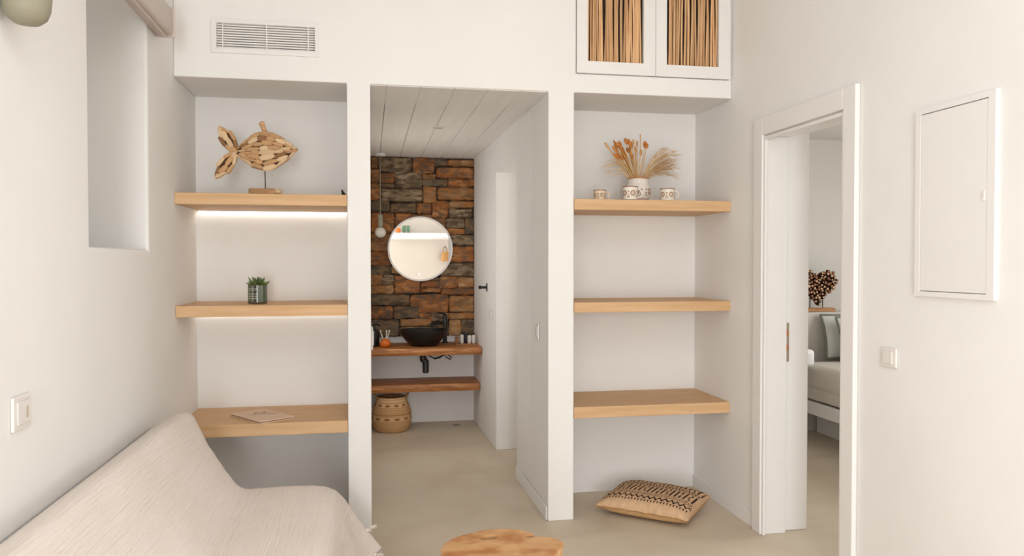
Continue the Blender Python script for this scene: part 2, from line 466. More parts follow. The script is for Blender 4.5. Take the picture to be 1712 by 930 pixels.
# bedroom door: lining, rebate, casing and strike plate
dr = thing('door_1', (2.0, 3.33, 0), kind='structure')
box('jamb_lining', 1.984, 2.11, 3.67, 3.699, 0, 2.04, M['paint'], dr)
box('jamb_lining', 1.984, 2.11, 2.961, 2.99, 0, 2.04, M['paint'], dr)
box('head_lining', 1.984, 2.11, 2.961, 3.699, 2.04, 2.069, M['paint'], dr)
box('casing', 1.966, 1.989, 3.672, 3.758, 0, 2.135, M['paint'], dr, 0.004)
box('casing', 1.966, 1.989, 2.900, 2.988, 0, 2.135, M['paint'], dr, 0.004)
box('casing', 1.966, 1.989, 2.989, 3.671, 2.045, 2.135, M['paint'], dr, 0.004)
for (y0, y1, z0, z1) in ((3.654, 3.671, 0, 2.038), (2.989, 3.006, 0, 2.038), (3.006, 3.654, 2.021, 2.038)):
    box('casing_bead', 1.975, 1.99, y0, y1, z0, z1, M['paint'], dr, 0.003)
sp = box('strike_plate', 2.111, 2.134, 3.688, 3.699, 0.885, 1.085, M['brass'], dr, 0.002)
for z in (0.945, 1.02):
    box('latch_hole', 2.116, 2.129, 3.6868, 3.690, z, z+0.028, M['copper'], sp, 0.0)

# ------------------------------------------------------------------ stone wall behind the basin
sw = thing('wall_stone', (0.4, 6.80, 0.751), kind='structure')
box('joint_bed', -0.108, 0.909, 6.795, 6.819, 0.755, 2.304, M['mortar'], sw, bevel=0)
SX, SY = 610.0, 255.0
def px2w(u, v):   # wall plane measures: metres per picture unit on the stone face
    return 0.0140 + (u-620.0)*0.005165, 2.302 - (v-270.0)*0.00529
stones = [
 (60,90,130,205,'b'),(137,90,155,205,'d'),(157,92,482,240,'g'),(490,92,716,246,'m'),(724,92,850,172,'d'),(856,100,1132,170,'b'),
 (736,178,1132,292,'o'),(596,255,730,300,'b'),(592,303,858,374,'d'),(864,298,1132,378,'o'),(60,212,150,352,'b'),(160,247,303,350,'m'),(308,236,585,402,'g'),
 (160,354,304,400,'d'),(60,358,155,522,'o'),(162,406,595,542,'g'),(600,380,738,542,'b'),(746,384,1132,516,'b'),
 (60,530,252,645,'d'),(258,548,530,652,'d'),(535,552,690,660,'m'),(697,526,856,698,'o'),(864,524,1132,598,'b'),(864,603,1115,694,'g'),
 (60,652,182,855,'o'),(188,652,305,855,'o'),(312,654,470,780,'m'),(476,664,690,780,'b'),(697,704,830,800,'b'),(836,702,1030,805,'g'),(1036,698,1132,862,'d'),
 (780,810,1030,862,'o'),(312,786,560,930,'b'),(566,786,774,930,'b'),(780,868,1132,980,'g'),(60,862,306,1040,'b'),(312,936,560,1060,'m'),(566,936,774,1060,'b'),
 (780,986,1132,1150,'o'),(60,1046,270,1180,'m'),(276,1066,520,1270,'b'),(526,1066,774,1270,'m'),(780,1156,1132,1300,'g'),(60,1186,270,1275,'d'),
 (60,1280,172,1380,'b'),(178,1280,292,1380,'g'),(298,1278,572,1474,'m'),(578,1306,770,1340,'d'),(578,1344,780,1410,'m'),(776,1300,962,1412,'o'),(966,1306,1132,1412,'b'),
 (60,1386,292,1470,'b'),(578,1414,782,1462,'o'),(788,1418,1132,1488,'m'),(60,1476,462,1592,'d'),(468,1482,862,1668,'m'),(870,1494,1132,1664,'b'),
 (60,1598,284,1726,'m'),(290,1598,552,1724,'d'),(558,1672,690,1730,'o'),(696,1672,852,1760,'g'),(858,1670,1132,1740,'b'),
 (60,1732,350,1905,'d'),(356,1730,690,1806,'b'),(356,1812,690,1905,'g'),(696,1766,862,1905,'d'),(868,1748,990,1905,'b'),(996,1746,1132,1905,'d')]
sw_left = [(0,90,480,'b'),(0,490,900,'m'),(0,910,1300,'d'),(0,1310,1905,'g')]
def stone_mesh(w, h, seed):
    """rough-split block: 5 x 4 front grid, edges pulled back and wandering"""
    nx, nz = 6, 4
    v, f = [], []
    rnd = random.Random(seed)
    base = rnd.uniform(0.006, 0.026)
    for j in range(nz+1):
        for i in range(nx+1):
            u = i/nx; t = j/nz
            x = (u-0.5)*w; z = (t-0.5)*h
            edge = i in (0, nx) or j in (0, nz)
            corner = i in (0, nx) and j in (0, nz)
            if edge:
                k = 0.006
                if j in (0, nz): z += rnd.uniform(-k, k)*0.6
                if i in (0, nx): x += rnd.uniform(-k, k)*0.6
                if corner: x *= 0.96; z *= 0.93
                y = -rnd.uniform(0.0, 0.004)
            else:
                y = -(base + rnd.uniform(-0.006, 0.008))
                if i == 1: x = -w/2 + min(0.014, w*0.2)
                if i == nx-1: x = w/2 - min(0.014, w*0.2)
                if j == 1: z = -h/2 + min(0.012, h*0.25)
                if j == nz-1: z = h/2 - min(0.012, h*0.25)
            v.append((x, y, z))
    for j in range(nz):
        for i in range(nx):
            a = j*(nx+1)+i
            f.append((a, a+1, a+nx+2, a+nx+1))
    ring = [i for i in range(nx+1)] + [(j)*(nx+1)+nx for j in range(1, nz+1)] + [nz*(nx+1)+i for i in range(nx-1, -1, -1)] + [j*(nx+1) for j in range(nz-1, 0, -1)]
    o = len(v)
    for r_ in ring: v.append((v[r_][0], 0.03, v[r_][2]))
    n = len(ring)
    for k in range(n): f.append((ring[k], o+k, o+(k+1) % n, ring[(k+1) % n]))
    return v, f
allst = [(610+a/6.2, 255+b_/6.2, 610+c/6.2, 255+d/6.2, k) for a, b_, c, d, k in stones]
for (a, b_, d, k) in sw_left:
    allst.append((597.5, 255+b_/6.2, 618.6, 255+d/6.2, k))
for n_, (u0, v0, u1, v1, k) in enumerate(allst):
    x0, z1 = px2w(u0, v0); x1, z0 = px2w(u1, v1)
    z1 = min(z1, 2.303); z0 = max(z0, 0.757); x1 = min(x1, 0.907); x0 = max(x0, -0.107)
    w, h = x1-x0+0.004, z1-z0+0.003
    v, f = stone_mesh(w, h, n_)
    cx, cz = (x0+x1)/2, (z0+z1)/2
    v = [(p[0]+cx, p[1]+6.79, p[2]+cz) for p in v]
    mk('stone', v, f, ST[k], sw, smooth=True, auto=45)

# ------------------------------------------------------------------ shelves in the niches
def shelf(x0, x1, zt, zb, label, led=False):
    s = thing('shelf', ((x0+x1)/2, YB-0.24, zb), label, 'shelf', 'oak shelves in the wall niches')
    box('board', x0+0.001, x1-0.001, YF-0.004, YB-0.001, zb, zt, M['oak'], s, 0.002)
    if led:
        p = box('led_profile', x0+0.012, x1-0.012, YB-0.022, YB-0.006, zb-0.005, zb-0.0005, M['plastic'], s, 0.001)
        n = 46
        for part in range(1):
            bm = bmesh.new()
            add_box(bm, x0+0.014, x1-0.014, YB-0.019, YB-0.009, zb-0.0075, zb-0.0052)
            bm_obj('led_strip', bm, M['led'], p)
    return s
LX0, LX1, RX0, RX1 = XL, -0.11, 1.086, XR
shelf(LX0, LX1, 1.743, 1.686, 'oak shelf carrying the driftwood fish, lit from below', True)
shelf(LX0, LX1, 1.183, 1.127, 'oak shelf carrying the small potted succulent, lit from below', True)
shelf(LX0, LX1, 0.587, 0.525, 'low oak shelf behind the sofa carrying a flat booklet')
shelf(RX0, RX1, 1.741, 1.683, 'oak shelf carrying the vase of dried grasses and three mugs')
shelf(RX0, RX1, 1.182, 1.127, 'empty oak shelf at mid height of the niche beside the door')
shelf(RX0, RX1, 0.614, 0.553, 'empty lowest oak shelf above the patterned floor cushion')

# ------------------------------------------------------------------ air vent
v_ = thing('air_vent', (-0.505, YF, 2.435), 'white slatted air vent high above the fish shelf niche', 'vent')
bm = bmesh.new()
for (a, b_, c, d) in ((-0.762, -0.738, 2.435, 2.608), (-0.265, -0.248, 2.435, 2.608), (-0.738, -0.265, 2.583, 2.608), (-0.738, -0.265, 2.435, 2.459)):
    add_box(bm, a, b_, YF-0.008, YF-0.0005, c, d, 0.0)
bm_obj('vent_frame', bm, M['paint'], v_)
box('vent_back', -0.737, -0.266, YF+0.036, YF+0.04, 2.46, 2.582, M['grey_in'], v_, 0)
for cx in (-0.615, -0.39):
    bm = bmesh.new()
    bmesh.ops.create_cone(bm, cap_ends=True, segments=28, radius1=0.052, radius2=0.052, depth=0.010,
                          matrix=T((cx, YF+0.030, 2.500)) @ Matrix.Rotation(PI/2, 4, 'X'))
    bm_obj('fan', bm, M['fan'], v_)
for k in range(10):
    z = 2.4655 + k*0.0123
    bm = bmesh.new()
    add_box(bm, -0.737, -0.266, -0.005, 0.005, -0.0036, 0.0036)
    bmesh.ops.transform(bm, matrix=T((0, YF+0.013, z)) @ Matrix.Rotation(math.radians(-6), 4, 'X'), verts=bm.verts[:])
    bm_obj('slat', bm, M['paint'], v_)
for cx in (-0.7085, -0.5, -0.298):
    box('divider', cx-0.003, cx+0.003, YF-0.004, YF+0.0, 2.459, 2.583, M['paint'], v_, 0)

# ------------------------------------------------------------------ cupboard with willow-stick doors
c_ = thing('wall_cupboard', (1.536, YF, 2.414), 'white built-in wall cupboard with two doors filled with willow sticks', 'cupboard')
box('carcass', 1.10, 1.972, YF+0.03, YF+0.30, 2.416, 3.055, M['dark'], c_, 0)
rs = random.Random(3)
for (x0, x1, ix0, ix1) in ((1.098, 1.5385, 1.157, 1.472), (1.5415, 1.974, 1.604, 1.908)):
    bm = bmesh.new()
    z0, z1, iz0, iz1 = 2.416, 3.055, 2.480, 2.985
    for (a, b_, c, d) in ((x0, ix0, z0, z1), (ix1, x1, z0, z1), (ix0, ix1, z0, iz0), (ix0, ix1, iz1, z1)):
        add_box(bm, a, b_, YF-0.014, YF+0.012, c, d, 0.0)
    d_ = bm_obj('door', bm, M['paint'], c_)
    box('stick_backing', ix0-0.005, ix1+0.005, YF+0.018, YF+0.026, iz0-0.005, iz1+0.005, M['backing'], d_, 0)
    x = ix0+0.006
    while x < ix1-0.004:
        r_ = rs.uniform(0.0048, 0.0078)
        if rs.random() < 0.24: x += rs.uniform(0.003, 0.009)
        if x > ix1-0.004: break
        lean = rs.uniform(-0.010, 0.010); bow = rs.uniform(-0.006, 0.006); yy = YF+rs.uniform(0.002, 0.010)
        cl_ = lambda q: min(max(q, ix0+0.003), ix1-0.003)
        pts = [(cl_(x+lean*0.2), yy, iz0-0.004), (cl_(x+bow*0.6), yy, iz0+0.12), (cl_(x+bow-lean*0.4), yy, iz0+0.28), (cl_(x-lean), yy, iz1+0.004)]
        tube('stick', pts, [r_, r_*0.97, r_*0.94, r_*0.88], M['stick'], d_, 6)
        x += r_*1.95

# ------------------------------------------------------------------ window blind cassette, sconce, switches, panel
bc = thing('blind_cassette', (-0.89, 3.3, 2.415), 'pinkish grey blind cassette mounted above the window recess', 'blind')
bm = bmesh.new(); add_box(bm, XL+0.001, -0.862, 2.72, 3.735, 2.415, 2.54, 0.016, 4); bm_obj('housing', bm, M['cassette'], bc, True, 40)
bm = bmesh.new(); add_box(bm, XL+0.002, -0.857, 3.733, 3.745, 2.409, 2.545, 0.005, 2); bm_obj('end_cap', bm, M['cassette'], bc)
bm = bmesh.new(); add_box(bm, -0.90, -0.885, 2.76, 3.72, 2.404, 2.4145, 0.002, 1); bm_obj('blind_bar', bm, M['cassette'], bc)

sc_ = thing('wall_sconce', (-0.88, 2.23, 2.02), 'sage grey ceramic cup wall lamp at the top of the left wall', 'lamp')
prof = [(0.012, 0.0), (0.032, 0.005), (0.047, 0.018), (0.055, 0.040), (0.058, 0.07), (0.060, 0.15), (0.060, 0.22), (0.054, 0.22), (0.054, 0.08), (0.0, 0.05)]
lathe('shade', prof, (-0.875, 2.235, 2.018), M['sconce'], sc_, 40)
box('back_plate', XL+0.0005, XL+0.012, 2.205, 2.265, 2.11, 2.19, M['sconce'], sc_, 0.003)

def switch(name, axis, wallpos, u0, u1, z0, z1, label, cat, sgn, rocker=True, slot=False):
    """thin plate on a wall facing x; sgn = direction of the room"""
    s = thing(name, (wallpos, (u0+u1)/2, z0), label, cat)
    def bx(n, d0, d1, a, b_, c, d, m, bev):
        x0, x1 = sorted((wallpos+sgn*d0, wallpos+sgn*d1))
        return box(n, x0, x1, a, b_, c, d, m, s, bev, 2)
    bx('plate', 0.0004, 0.010, u0, u1, z0, z1, M['plastic'], 0.004)
    uc, zc, w, h = (u0+u1)/2, (z0+z1)/2, (u1-u0), (z1-z0)
    if rocker: bx('rocker', 0.0102, 0.0145, uc-w*0.30, uc+w*0.30, zc-h*0.32, zc+h*0.32, M['plastic'], 0.002)
    if slot:
        p = bx('socket_insert', 0.0102, 0.0135, uc-w*0.34, uc+w*0.34, zc-h*0.34, zc+h*0.34, M['plastic'], 0.003)
        bx('socket_slot', 0.0137, 0.0142, uc+w*0.10, uc+w*0.22, zc-h*0.20, zc+h*0.15, M['grey_in'], 0.0)
    return s
switch('wall_socket', 'y', XL, 2.262, 2.375, 0.945, 1.038, 'white wall socket plate above the sofa back', 'socket', 1, rocker=False, slot=True)
switch('light_switch', 'y', XR, 2.655, 2.745, 0.992, 1.068, 'white square light switch right of the bedroom door', 'switch', -1)
switch('light_switch', 'y', 0.942, 4.27, 4.335, 0.965, 1.05, 'white light switch on the hall side of the pillar', 'switch', -1)
switch('light_switch', 'y', 0.9215, 5.86, 5.93, 0.955, 1.035, 'small white switch below the black hook in the hall', 'switch', -1)
switch('light_switch', 'y', 0.008, 4.22, 4.30, 0.93, 1.05, 'white switch edge on the pillar left of the basin', 'switch', 1)

fp = thing('fuse_panel', (XR, 2.366, 1.276), 'white flush fuse panel with thin frame on the right wall', 'panel')
bm = bmesh.new()
for (a, b_, c, d) in ((2.181, 2.2115, 1.276, 1.957), (2.5265, 2.552, 1.276, 1.957), (2.2115, 2.5265, 1.936, 1.957), (2.2115, 2.5265, 1.276, 1.294)):
    add_box(bm, XR-0.014, XR-0.0005, a, b_, c, d)
bm_obj('panel_frame', bm, M['paint'], fp)
dd = box('panel_door', XR-0.012, XR-0.0005, 2.2135, 2.5245, 1.2965, 1.9335, M['paint'], fp, 0.002)
box('latch', XR-0.0155, XR-0.0122, 2.222, 2.234, 1.60, 1.635, M['plastic'], dd, 0.001)

# ------------------------------------------------------------------ bathroom end of the hall
def slab(name, x0, x1, y0, y1, z0, z1, label):
    s_ = random.Random(len(name)+int(z0*100))
    nx = 26; v, f = [], []
    ring = [(0, z1), (0.010, z1-0.003), (0.018, (z0*0.4+z1*0.6)), (0.012, (z0*0.75+z1*0.25)), (0.004, z0)]
    for i in range(nx+1):
        xx = x0+(x1-x0)*i/nx
        wob = 0.010*noise.noise(Vector((xx*6, z0*9, 1)))+0.004*noise.noise(Vector((xx*22, z0*9, 4)))
        v.append((xx, y1, z1))
        for d, z in ring: v.append((xx, y0+0.018-d+wob, z))
        v.append((xx, y1, z0))
    k = len(ring)+2
    for i in range(nx):
        for j in range(k):
            j2 = (j+1) % k
            f.append((i*k+j, i*k+j2, (i+1)*k+j2, (i+1)*k+j))
    f.append(tuple(range(k))); f.append(tuple(nx*k+j for j in range(k-1, -1, -1)))
    bm = bmesh.new()
    vv = [bm.verts.new(p) for p in v]
    for q in f: bm.faces.new([vv[i] for i in q])
    o = bm_obj(name, bm, M['walnut'], None, True, 40)
    return o
tag(slab('live_edge_slab', -0.108, 0.909, 6.325, 6.815, 0.640, 0.700, ''), 'thick live-edge wooden vanity top under the black basin', 'worktop')
tag(slab('live_edge_shelf', -0.108, 0.907, 6.43, 6.815, 0.326, 0.390, ''), 'thick live-edge wooden shelf above the woven basket', 'shelf')

b_ = thing('vessel_basin', (0.445, 6.53, 0.70), 'round matte black vessel basin on the wooden vanity', 'basin')
lathe('bowl', [(0.095, 0.0), (0.11, 0.004), (0.135, 0.030), (0.163, 0.062), (0.188, 0.098), (0.203, 0.126), (0.205, 0.133), (0.199, 0.134), (0.180, 0.098), (0.15, 0.055), (0.10, 0.022), (0.0, 0.016)],
      (0.445, 6.53, 0.7005), M['blackbowl'], b_, 56)
lathe('drain', [(0.022, 0.0), (0.024, 0.004), (0.018, 0.007), (0.0, 0.007)], (0.445, 6.53, 0.717), M['black'], b_, 20)
fc = thing('basin_tap', (0.645, 6.735, 0.70), 'tall matte black tap standing behind the basin', 'tap')
lathe('tap_body', [(0.026, 0), (0.026, 0.006), (0.017, 0.008), (0.017, 0.235), (0.015, 0.24)], (0.645, 6.735, 0.7005), M['black'], fc, 24, close_top=True)
tube('spout', [(0.645, 6.735, 0.87), (0.58, 6.70, 0.876), (0.525, 6.665, 0.868), (0.517, 6.66, 0.848)], [0.013, 0.012, 0.012, 0.012], M['black'], fc, 12)
tube('lever', [(0.645, 6.735, 0.942), (0.63, 6.722, 0.956), (0.575, 6.69, 0.966)], [0.014, 0.009, 0.006], M['black'], fc, 10)
tp = thing('drain_trap', (0.445, 6.53, 0.47), 'black drain trap under the vanity top', 'pipe')
lathe('trap_cup', [(0.020, 0), (0.026, 0.004), (0.026, 0.10), (0.022, 0.108)], (0.462, 6.53, 0.470), M['black'], tp, 24, close_top=True)
tube('tail_pipe', [(0.440, 6.53, 0.6395), (0.438, 6.53, 0.60), (0.440, 6.53, 0.585), (0.462, 6.53, 0.565)], [0.024, 0.026, 0.028, 0.024], M['black'], tp, 16)
tube('waste_pipe', [(0.462, 6.53, 0.555), (0.462, 6.66, 0.555), (0.462, 6.817, 0.555)], 0.016, M['black'], tp, 14)
tag(tube('tap_hose', [(0.645, 6.735, 0.638), (0.60, 6.70, 0.575), (0.55, 6.66, 0.570), (0.50, 6.65, 0.600), (0.55, 6.70, 0.570), (0.62, 6.72, 0.585), (0.66, 6.72, 0.602), (0.70, 6.73, 0.570), (0.69, 6.75, 0.550), (0.655, 6.80, 0.570)], 0.0045, M['black'], None, 8),
    'thin black flexible hose looping beneath the vanity top', 'hose')

mr = thing('round_mirror', (0.434, 6.75, 1.237), 'frameless round mirror with bright rim on the stone wall', 'mirror')
def disc_y(cx, y0, y1, cz, r, n=72):
    v = [(cx+r*math.cos(2*PI*k/n), y, cz+r*math.sin(2*PI*k/n)) for y in (y0, y1) for k in range(n)]
    f = [tuple(range(n)), tuple(range(2*n-1, n-1, -1))]+[(k, n+k, n+(k+1) % n, (k+1) % n) for k in range(n)]
    return v, f
v, f = disc_y(0.434, 6.742, 6.746, 1.515, 0.265); mk('glass', v, f, M['mirror'], mr)
v, f = disc_y(0.434, 6.7462, 6.758, 1.515, 0.279); mk('backing_rim', v, f, M['plastic'], mr)
bm = bmesh.new()
rv = []
n = 80
for k in range(n):
    a = 2*PI*k/n
    rv.append([bm.verts.new((0.434+r*math.cos(a), y, 1.515+r*math.sin(a))) for r, y in ((0.266, 6.7395), (0.279, 6.7395), (0.279, 6.7462), (0.266, 6.7462))])
for k in range(n):
    for j in range(4):
        bm.faces.new((rv[k][j], rv[k][(j+1) % 4], rv[(k+1) % n][(j+1) % 4], rv[(k+1) % n][j]))
bm_obj('rim', bm, M['plastic'], mr)
v, f = disc_y(0.425, 6.741, 6.7418, 1.297, 0.008, 16); mk('touch_button', v, f, M['icon'], mr)
box('wall_mount', 0.35, 0.52, 6.7585, 6.79, 1.45, 1.58, M['black'], mr, 0)

pl = thing('pendant_lamp', (0.093, 6.60, 1.60), 'bare globe pendant lamp hanging left of the round mirror', 'lamp')
lathe('ceiling_rose', [(0.045, 0), (0.045, 0.022)], (0.093, 6.60, 2.285), M['plastic'], pl, 28, close_top=True)
tube('cord', [(0.093, 6.60, 2.285), (0.093, 6.60, 2.05), (0.093, 6.60, 1.80)], 0.0035, M['lampgrey'], pl, 8)
lathe('lamp_holder', [(0.020, 0), (0.021, 0.005), (0.021, 0.10), (0.012, 0.108)], (0.093, 6.60, 1.694), M['lampgrey'], pl, 24, close_top=True)
gp = [(0.0455*math.sin(PI*t/16), 0.0455*(1-math.cos(PI*t/16))) for t in range(17)]
lathe('globe', gp, (0.093, 6.60, 1.604), M['globe'], pl, 32)
dl = thing('downlight', (0.461, 5.25, 2.305), 'small white recessed downlight in the hall ceiling', 'lamp')
lathe('trim_ring', [(0.028, -0.001), (0.045, -0.001), (0.045, -0.0045), (0.040, -0.007), (0.030, -0.006)], (0.461, 5.25, ZT-0.004), M['plastic'], dl, 32, close_bot=False)
lathe('lens', [(0.0275, -0.0045), (0.0275, -0.0012)], (0.461, 5.25, ZT-0.004), M['globe'], dl, 32, close_top=True)

HX, HY, HZ = 0.9185, 6.10, 1.200
hk = thing('robe_hook', (HX, HY, HZ-0.03), 'black robe hook on the hall wall beside the mirror', 'hook')
box('hook_plate', HX-0.006, HX, HY-0.014, HY+0.014, HZ-0.032, HZ+0.032, M['black'], hk, 0.002)
tube('hook_peg', [(HX-0.006, HY, HZ), (HX-0.040, HY, HZ), (HX-0.052, HY, HZ), (HX-0.056, HY, HZ)], [0.011, 0.010, 0.011, 0.015], M['black'], hk, 12)
lathe('peg_knob', [(0.0, -0.016), (0.010, -0.012), (0.016, 0.0), (0.010, 0.012), (0.0, 0.016)], (HX-0.056, HY, HZ), M['black'], hk, 14, close_bot=False)

ov = thing('toothbrush_vase', (0.127, 6.45, 0.70), 'small round orange vase holding toothbrushes left of the basin', 'vase')
lathe('vase_body', [(0.020, 0), (0.036, 0.008), (0.046, 0.028), (0.044, 0.044), (0.030, 0.058), (0.022, 0.064), (0.025, 0.070), (0.021, 0.070), (0.018, 0.062), (0.0, 0.02)], (0.127, 6.45, 0.7005), M['orange'], ov, 36)
for (dx, dy, lean, lab) in ((-0.008, 0.004, -0.030, 'pale toothbrush leaning left in the orange vase'), (0.006, -0.006, 0.004, 'pale toothbrush standing upright in the orange vase'), (0.010, 0.006, 0.022, 'pale toothbrush leaning right in the orange vase')):
    tb = thing('toothbrush', (0.127+dx, 6.45+dy, 0.73), lab, 'toothbrush', 'toothbrushes in the orange vase')
    tube('brush_handle', [(0.127+dx*0.6, 6.45+dy*0.6, 0.7235), (0.127+dx+lean*0.4, 6.45+dy, 0.775), (0.127+dx+lean*0.9, 6.45+dy, 0.822)], [0.004, 0.005, 0.0045], M['brush'], tb, 8)
    box('brush_head', 0.127+dx+lean-0.005, 0.127+dx+lean+0.005, 6.45+dy-0.005, 6.45+dy+0.006, 0.823, 0.842, M['brush'], tb, 0.002)
sd = thing('soap_dispenser', (0.035, 6.56, 0.70), 'black soap dispenser with pump at the left of the vanity', 'dispenser')
lathe('bottle', [(0.042, 0), (0.045, 0.005), (0.045, 0.115), (0.036, 0.13), (0.016, 0.134), (0.016, 0.145)], (0.035, 6.56, 0.7005), M['black'], sd, 32, close_top=True)
tube('pump_stem', [(0.035, 6.56, 0.846), (0.035, 6.56, 0.862), (0.035, 6.56, 0.878)], 0.006, M['black'], sd, 10)
tube('pump_spout', [(0.030, 6.56, 0.880), (0.065, 6.55, 0.882), (0.090, 6.54, 0.872)], [0.010, 0.008, 0.006], M['black'], sd, 10)
tr = thing('wooden_tray', (0.815, 6.56, 0.70), 'small wooden tray under the toiletry bottles', 'tray')
box('tray_base', 0.715, 0.902, 6.50, 6.62, 0.7008, 0.708, M['tray'], tr, 0.002)
box('tray_lip', 0.715, 0.902, 6.492, 6.4995, 0.7008, 0.714, M['tray'], tr, 0.002)
bx_ = thing('kraft_box', (0.735, 6.585, 0.708), 'small brown card box at the end of the tray', 'box')
box('carton', 0.716, 0.750, 6.57, 6.60, 0.7085, 0.757, M['kraft'], bx_, 0.001)
box('carton_lid', 0.715, 0.751, 6.569, 6.601, 0.7575, 0.764, M['kraft'], bx_, 0.001)
for (x, y, bodym, capm, h, lab) in ((0.774, 6.575, 'plastic', 'black', 0.072, 'white toiletry bottle with black cap nearest the basin'),
                                   (0.805, 6.585, 'navy', 'navy', 0.074, 'navy blue toiletry bottle between the white bottles'),
                                   (0.836, 6.56, 'plastic', 'black', 0.066, 'white toiletry bottle between navy bottle and end bottle'),
                                   (0.872, 6.565, 'plastic', 'black', 0.068, 'white toiletry bottle nearest the hall wall')):
    t_ = thing('toiletry_bottle', (x, y, 0.708), lab, 'bottle', 'toiletry bottles on the tray')
    lathe('bottle_body', [(0.0125, 0), (0.0135, 0.002), (0.0135, h), (0.009, h+0.004)], (x, y, 0.7085), M[bodym], t_, 20, close_top=True)
    lathe('bottle_cap', [(0.0095, 0), (0.0095, 0.013), (0.008, 0.015)], (x, y, 0.7085+h+0.0042), M[capm], t_, 20, close_top=True)

# woven basket
def basket():
    cx, cy = 0.178, 6.53
    t_ = thing('woven_basket', (cx, cy, 0), 'woven belly basket with handles on the floor under the vanity', 'basket')
    prof = []
    import bisect
    key = [(0.0, 0.128), (0.012, 0.140), (0.05, 0.156), (0.10, 0.163), (0.135, 0.164), (0.15, 0.158), (0.155, 0.161), (0.19, 0.150), (0.23, 0.134), (0.262, 0.120), (0.275, 0.116), (0.283, 0.118)]
    def rad(z):
        for (z0, r0), (z1, r1) in zip(key, key[1:]):
            if z <= z1: return r0+(r1-r0)*(z-z0)/(z1-z0)
        return key[-1][1]
    n, nz = 120, 62
    v, f, cols = [], [], []
    A, B, D = lin((212, 168, 122)), lin((200, 154, 106)), lin((158, 104, 62))
    P = lin((224, 186, 140))
    for j in range(nz+1):
        z = 0.283*j/nz
        for k in range(n):
            a = 2*PI*k/n
            r = rad(z) + 0.0018*math.sin(j*PI) + 0.0016*(1 if (j+(k//2)) % 2 else -1)
            v.append((cx+r*math.cos(a), cy+r*math.sin(a), z+0.001))
            c = A if (j // 2) % 2 else B
            for zb in (0.115, 0.222):
                q = (z-zb)/0.016
                if abs(q) < 1:
                    ph = (k % 10)/10.0
                    c = D if abs(ph-0.5)*2 + abs(q) < 0.75 else P
            if abs(z-0.148) < 0.003: c = lin((176, 124, 78))
            if 0.25 < z < 0.262 or z > 0.272: c = P
            if 0.236 < z < 0.248 and k % 2: c = B
            cols.append(c)
    for j in range(nz):
        for k in range(n):
            k2 = (k+1) % n
            f.append((j*n+k, j*n+k2, (j+1)*n+k2, (j+1)*n+k))
    f.append(tuple(range(n-1, -1, -1)))
    mk('basket_wall', v, f, M['attr_bask'], t_, True, cols)
    lathe('basket_inside', [(0.0, 0.02), (0.12, 0.022), (0.148, 0.06), (0.152, 0.13), (0.125, 0.22), (0.109, 0.283), (0.117, 0.285)], (cx, cy, 0), M['jute'], t_, 48, close_bot=False)
    for s in (-1, 1):
        pts = []
        for k in range(11):
            a = PI*k/10
            pts.append((cx + s*(0.112+0.030*math.sin(a)), cy-0.045*math.cos(a), 0.262+0.052*math.sin(a)))
        tube('handle', pts, 0.0055, M['jute'], t_, 8)
basket()
tag(lathe('floor_drain', [(0.0, 0.0005), (0.035, 0.0005), (0.035, 0.003), (0.0, 0.0035)], (0.73, 6.62, 0), M['lampgrey'], None, 24, close_bot=False), 'small round floor drain below the vanity shelf', 'drain')

# ------------------------------------------------------------------ sofa and throw
so = thing('sofa', (-0.5, 2.4, 0), 'low sofa along the left wall, hidden under a cream cover', 'sofa')
S0, S1 = 1.25, 3.575
box('seat_base', -0.925, -0.165, S0, S1, 0.06, 0.375, M['linen'], so, 0.03, 3)
bm = bmesh.new()
pr_ = [(-0.928, 0.378), (-0.60, 0.378), (-0.795, 0.690), (-0.83, 0.705), (-0.928, 0.655)]
a = [bm.verts.new((x, S0, z)) for x, z in pr_]; b2 = [bm.verts.new((x, S1, z)) for x, z in pr_]
bm.faces.new(a); bm.faces.new(b2[::-1])
for i in range(5): bm.faces.new((a[i], a[(i+1) % 5], b2[(i+1) % 5], b2[i]))
bm_obj('backrest', bm, M['linen'], so)
for (x, y) in ((-0.88, S0+0.08), (-0.22, S0+0.08), (-0.88, S1-0.08), (-0.22, S1-0.08)):
    box('leg', x-0.025, x+0.025, y-0.025, y+0.025, 0.0, 0.0595, M['basewood'], so, 0.003)

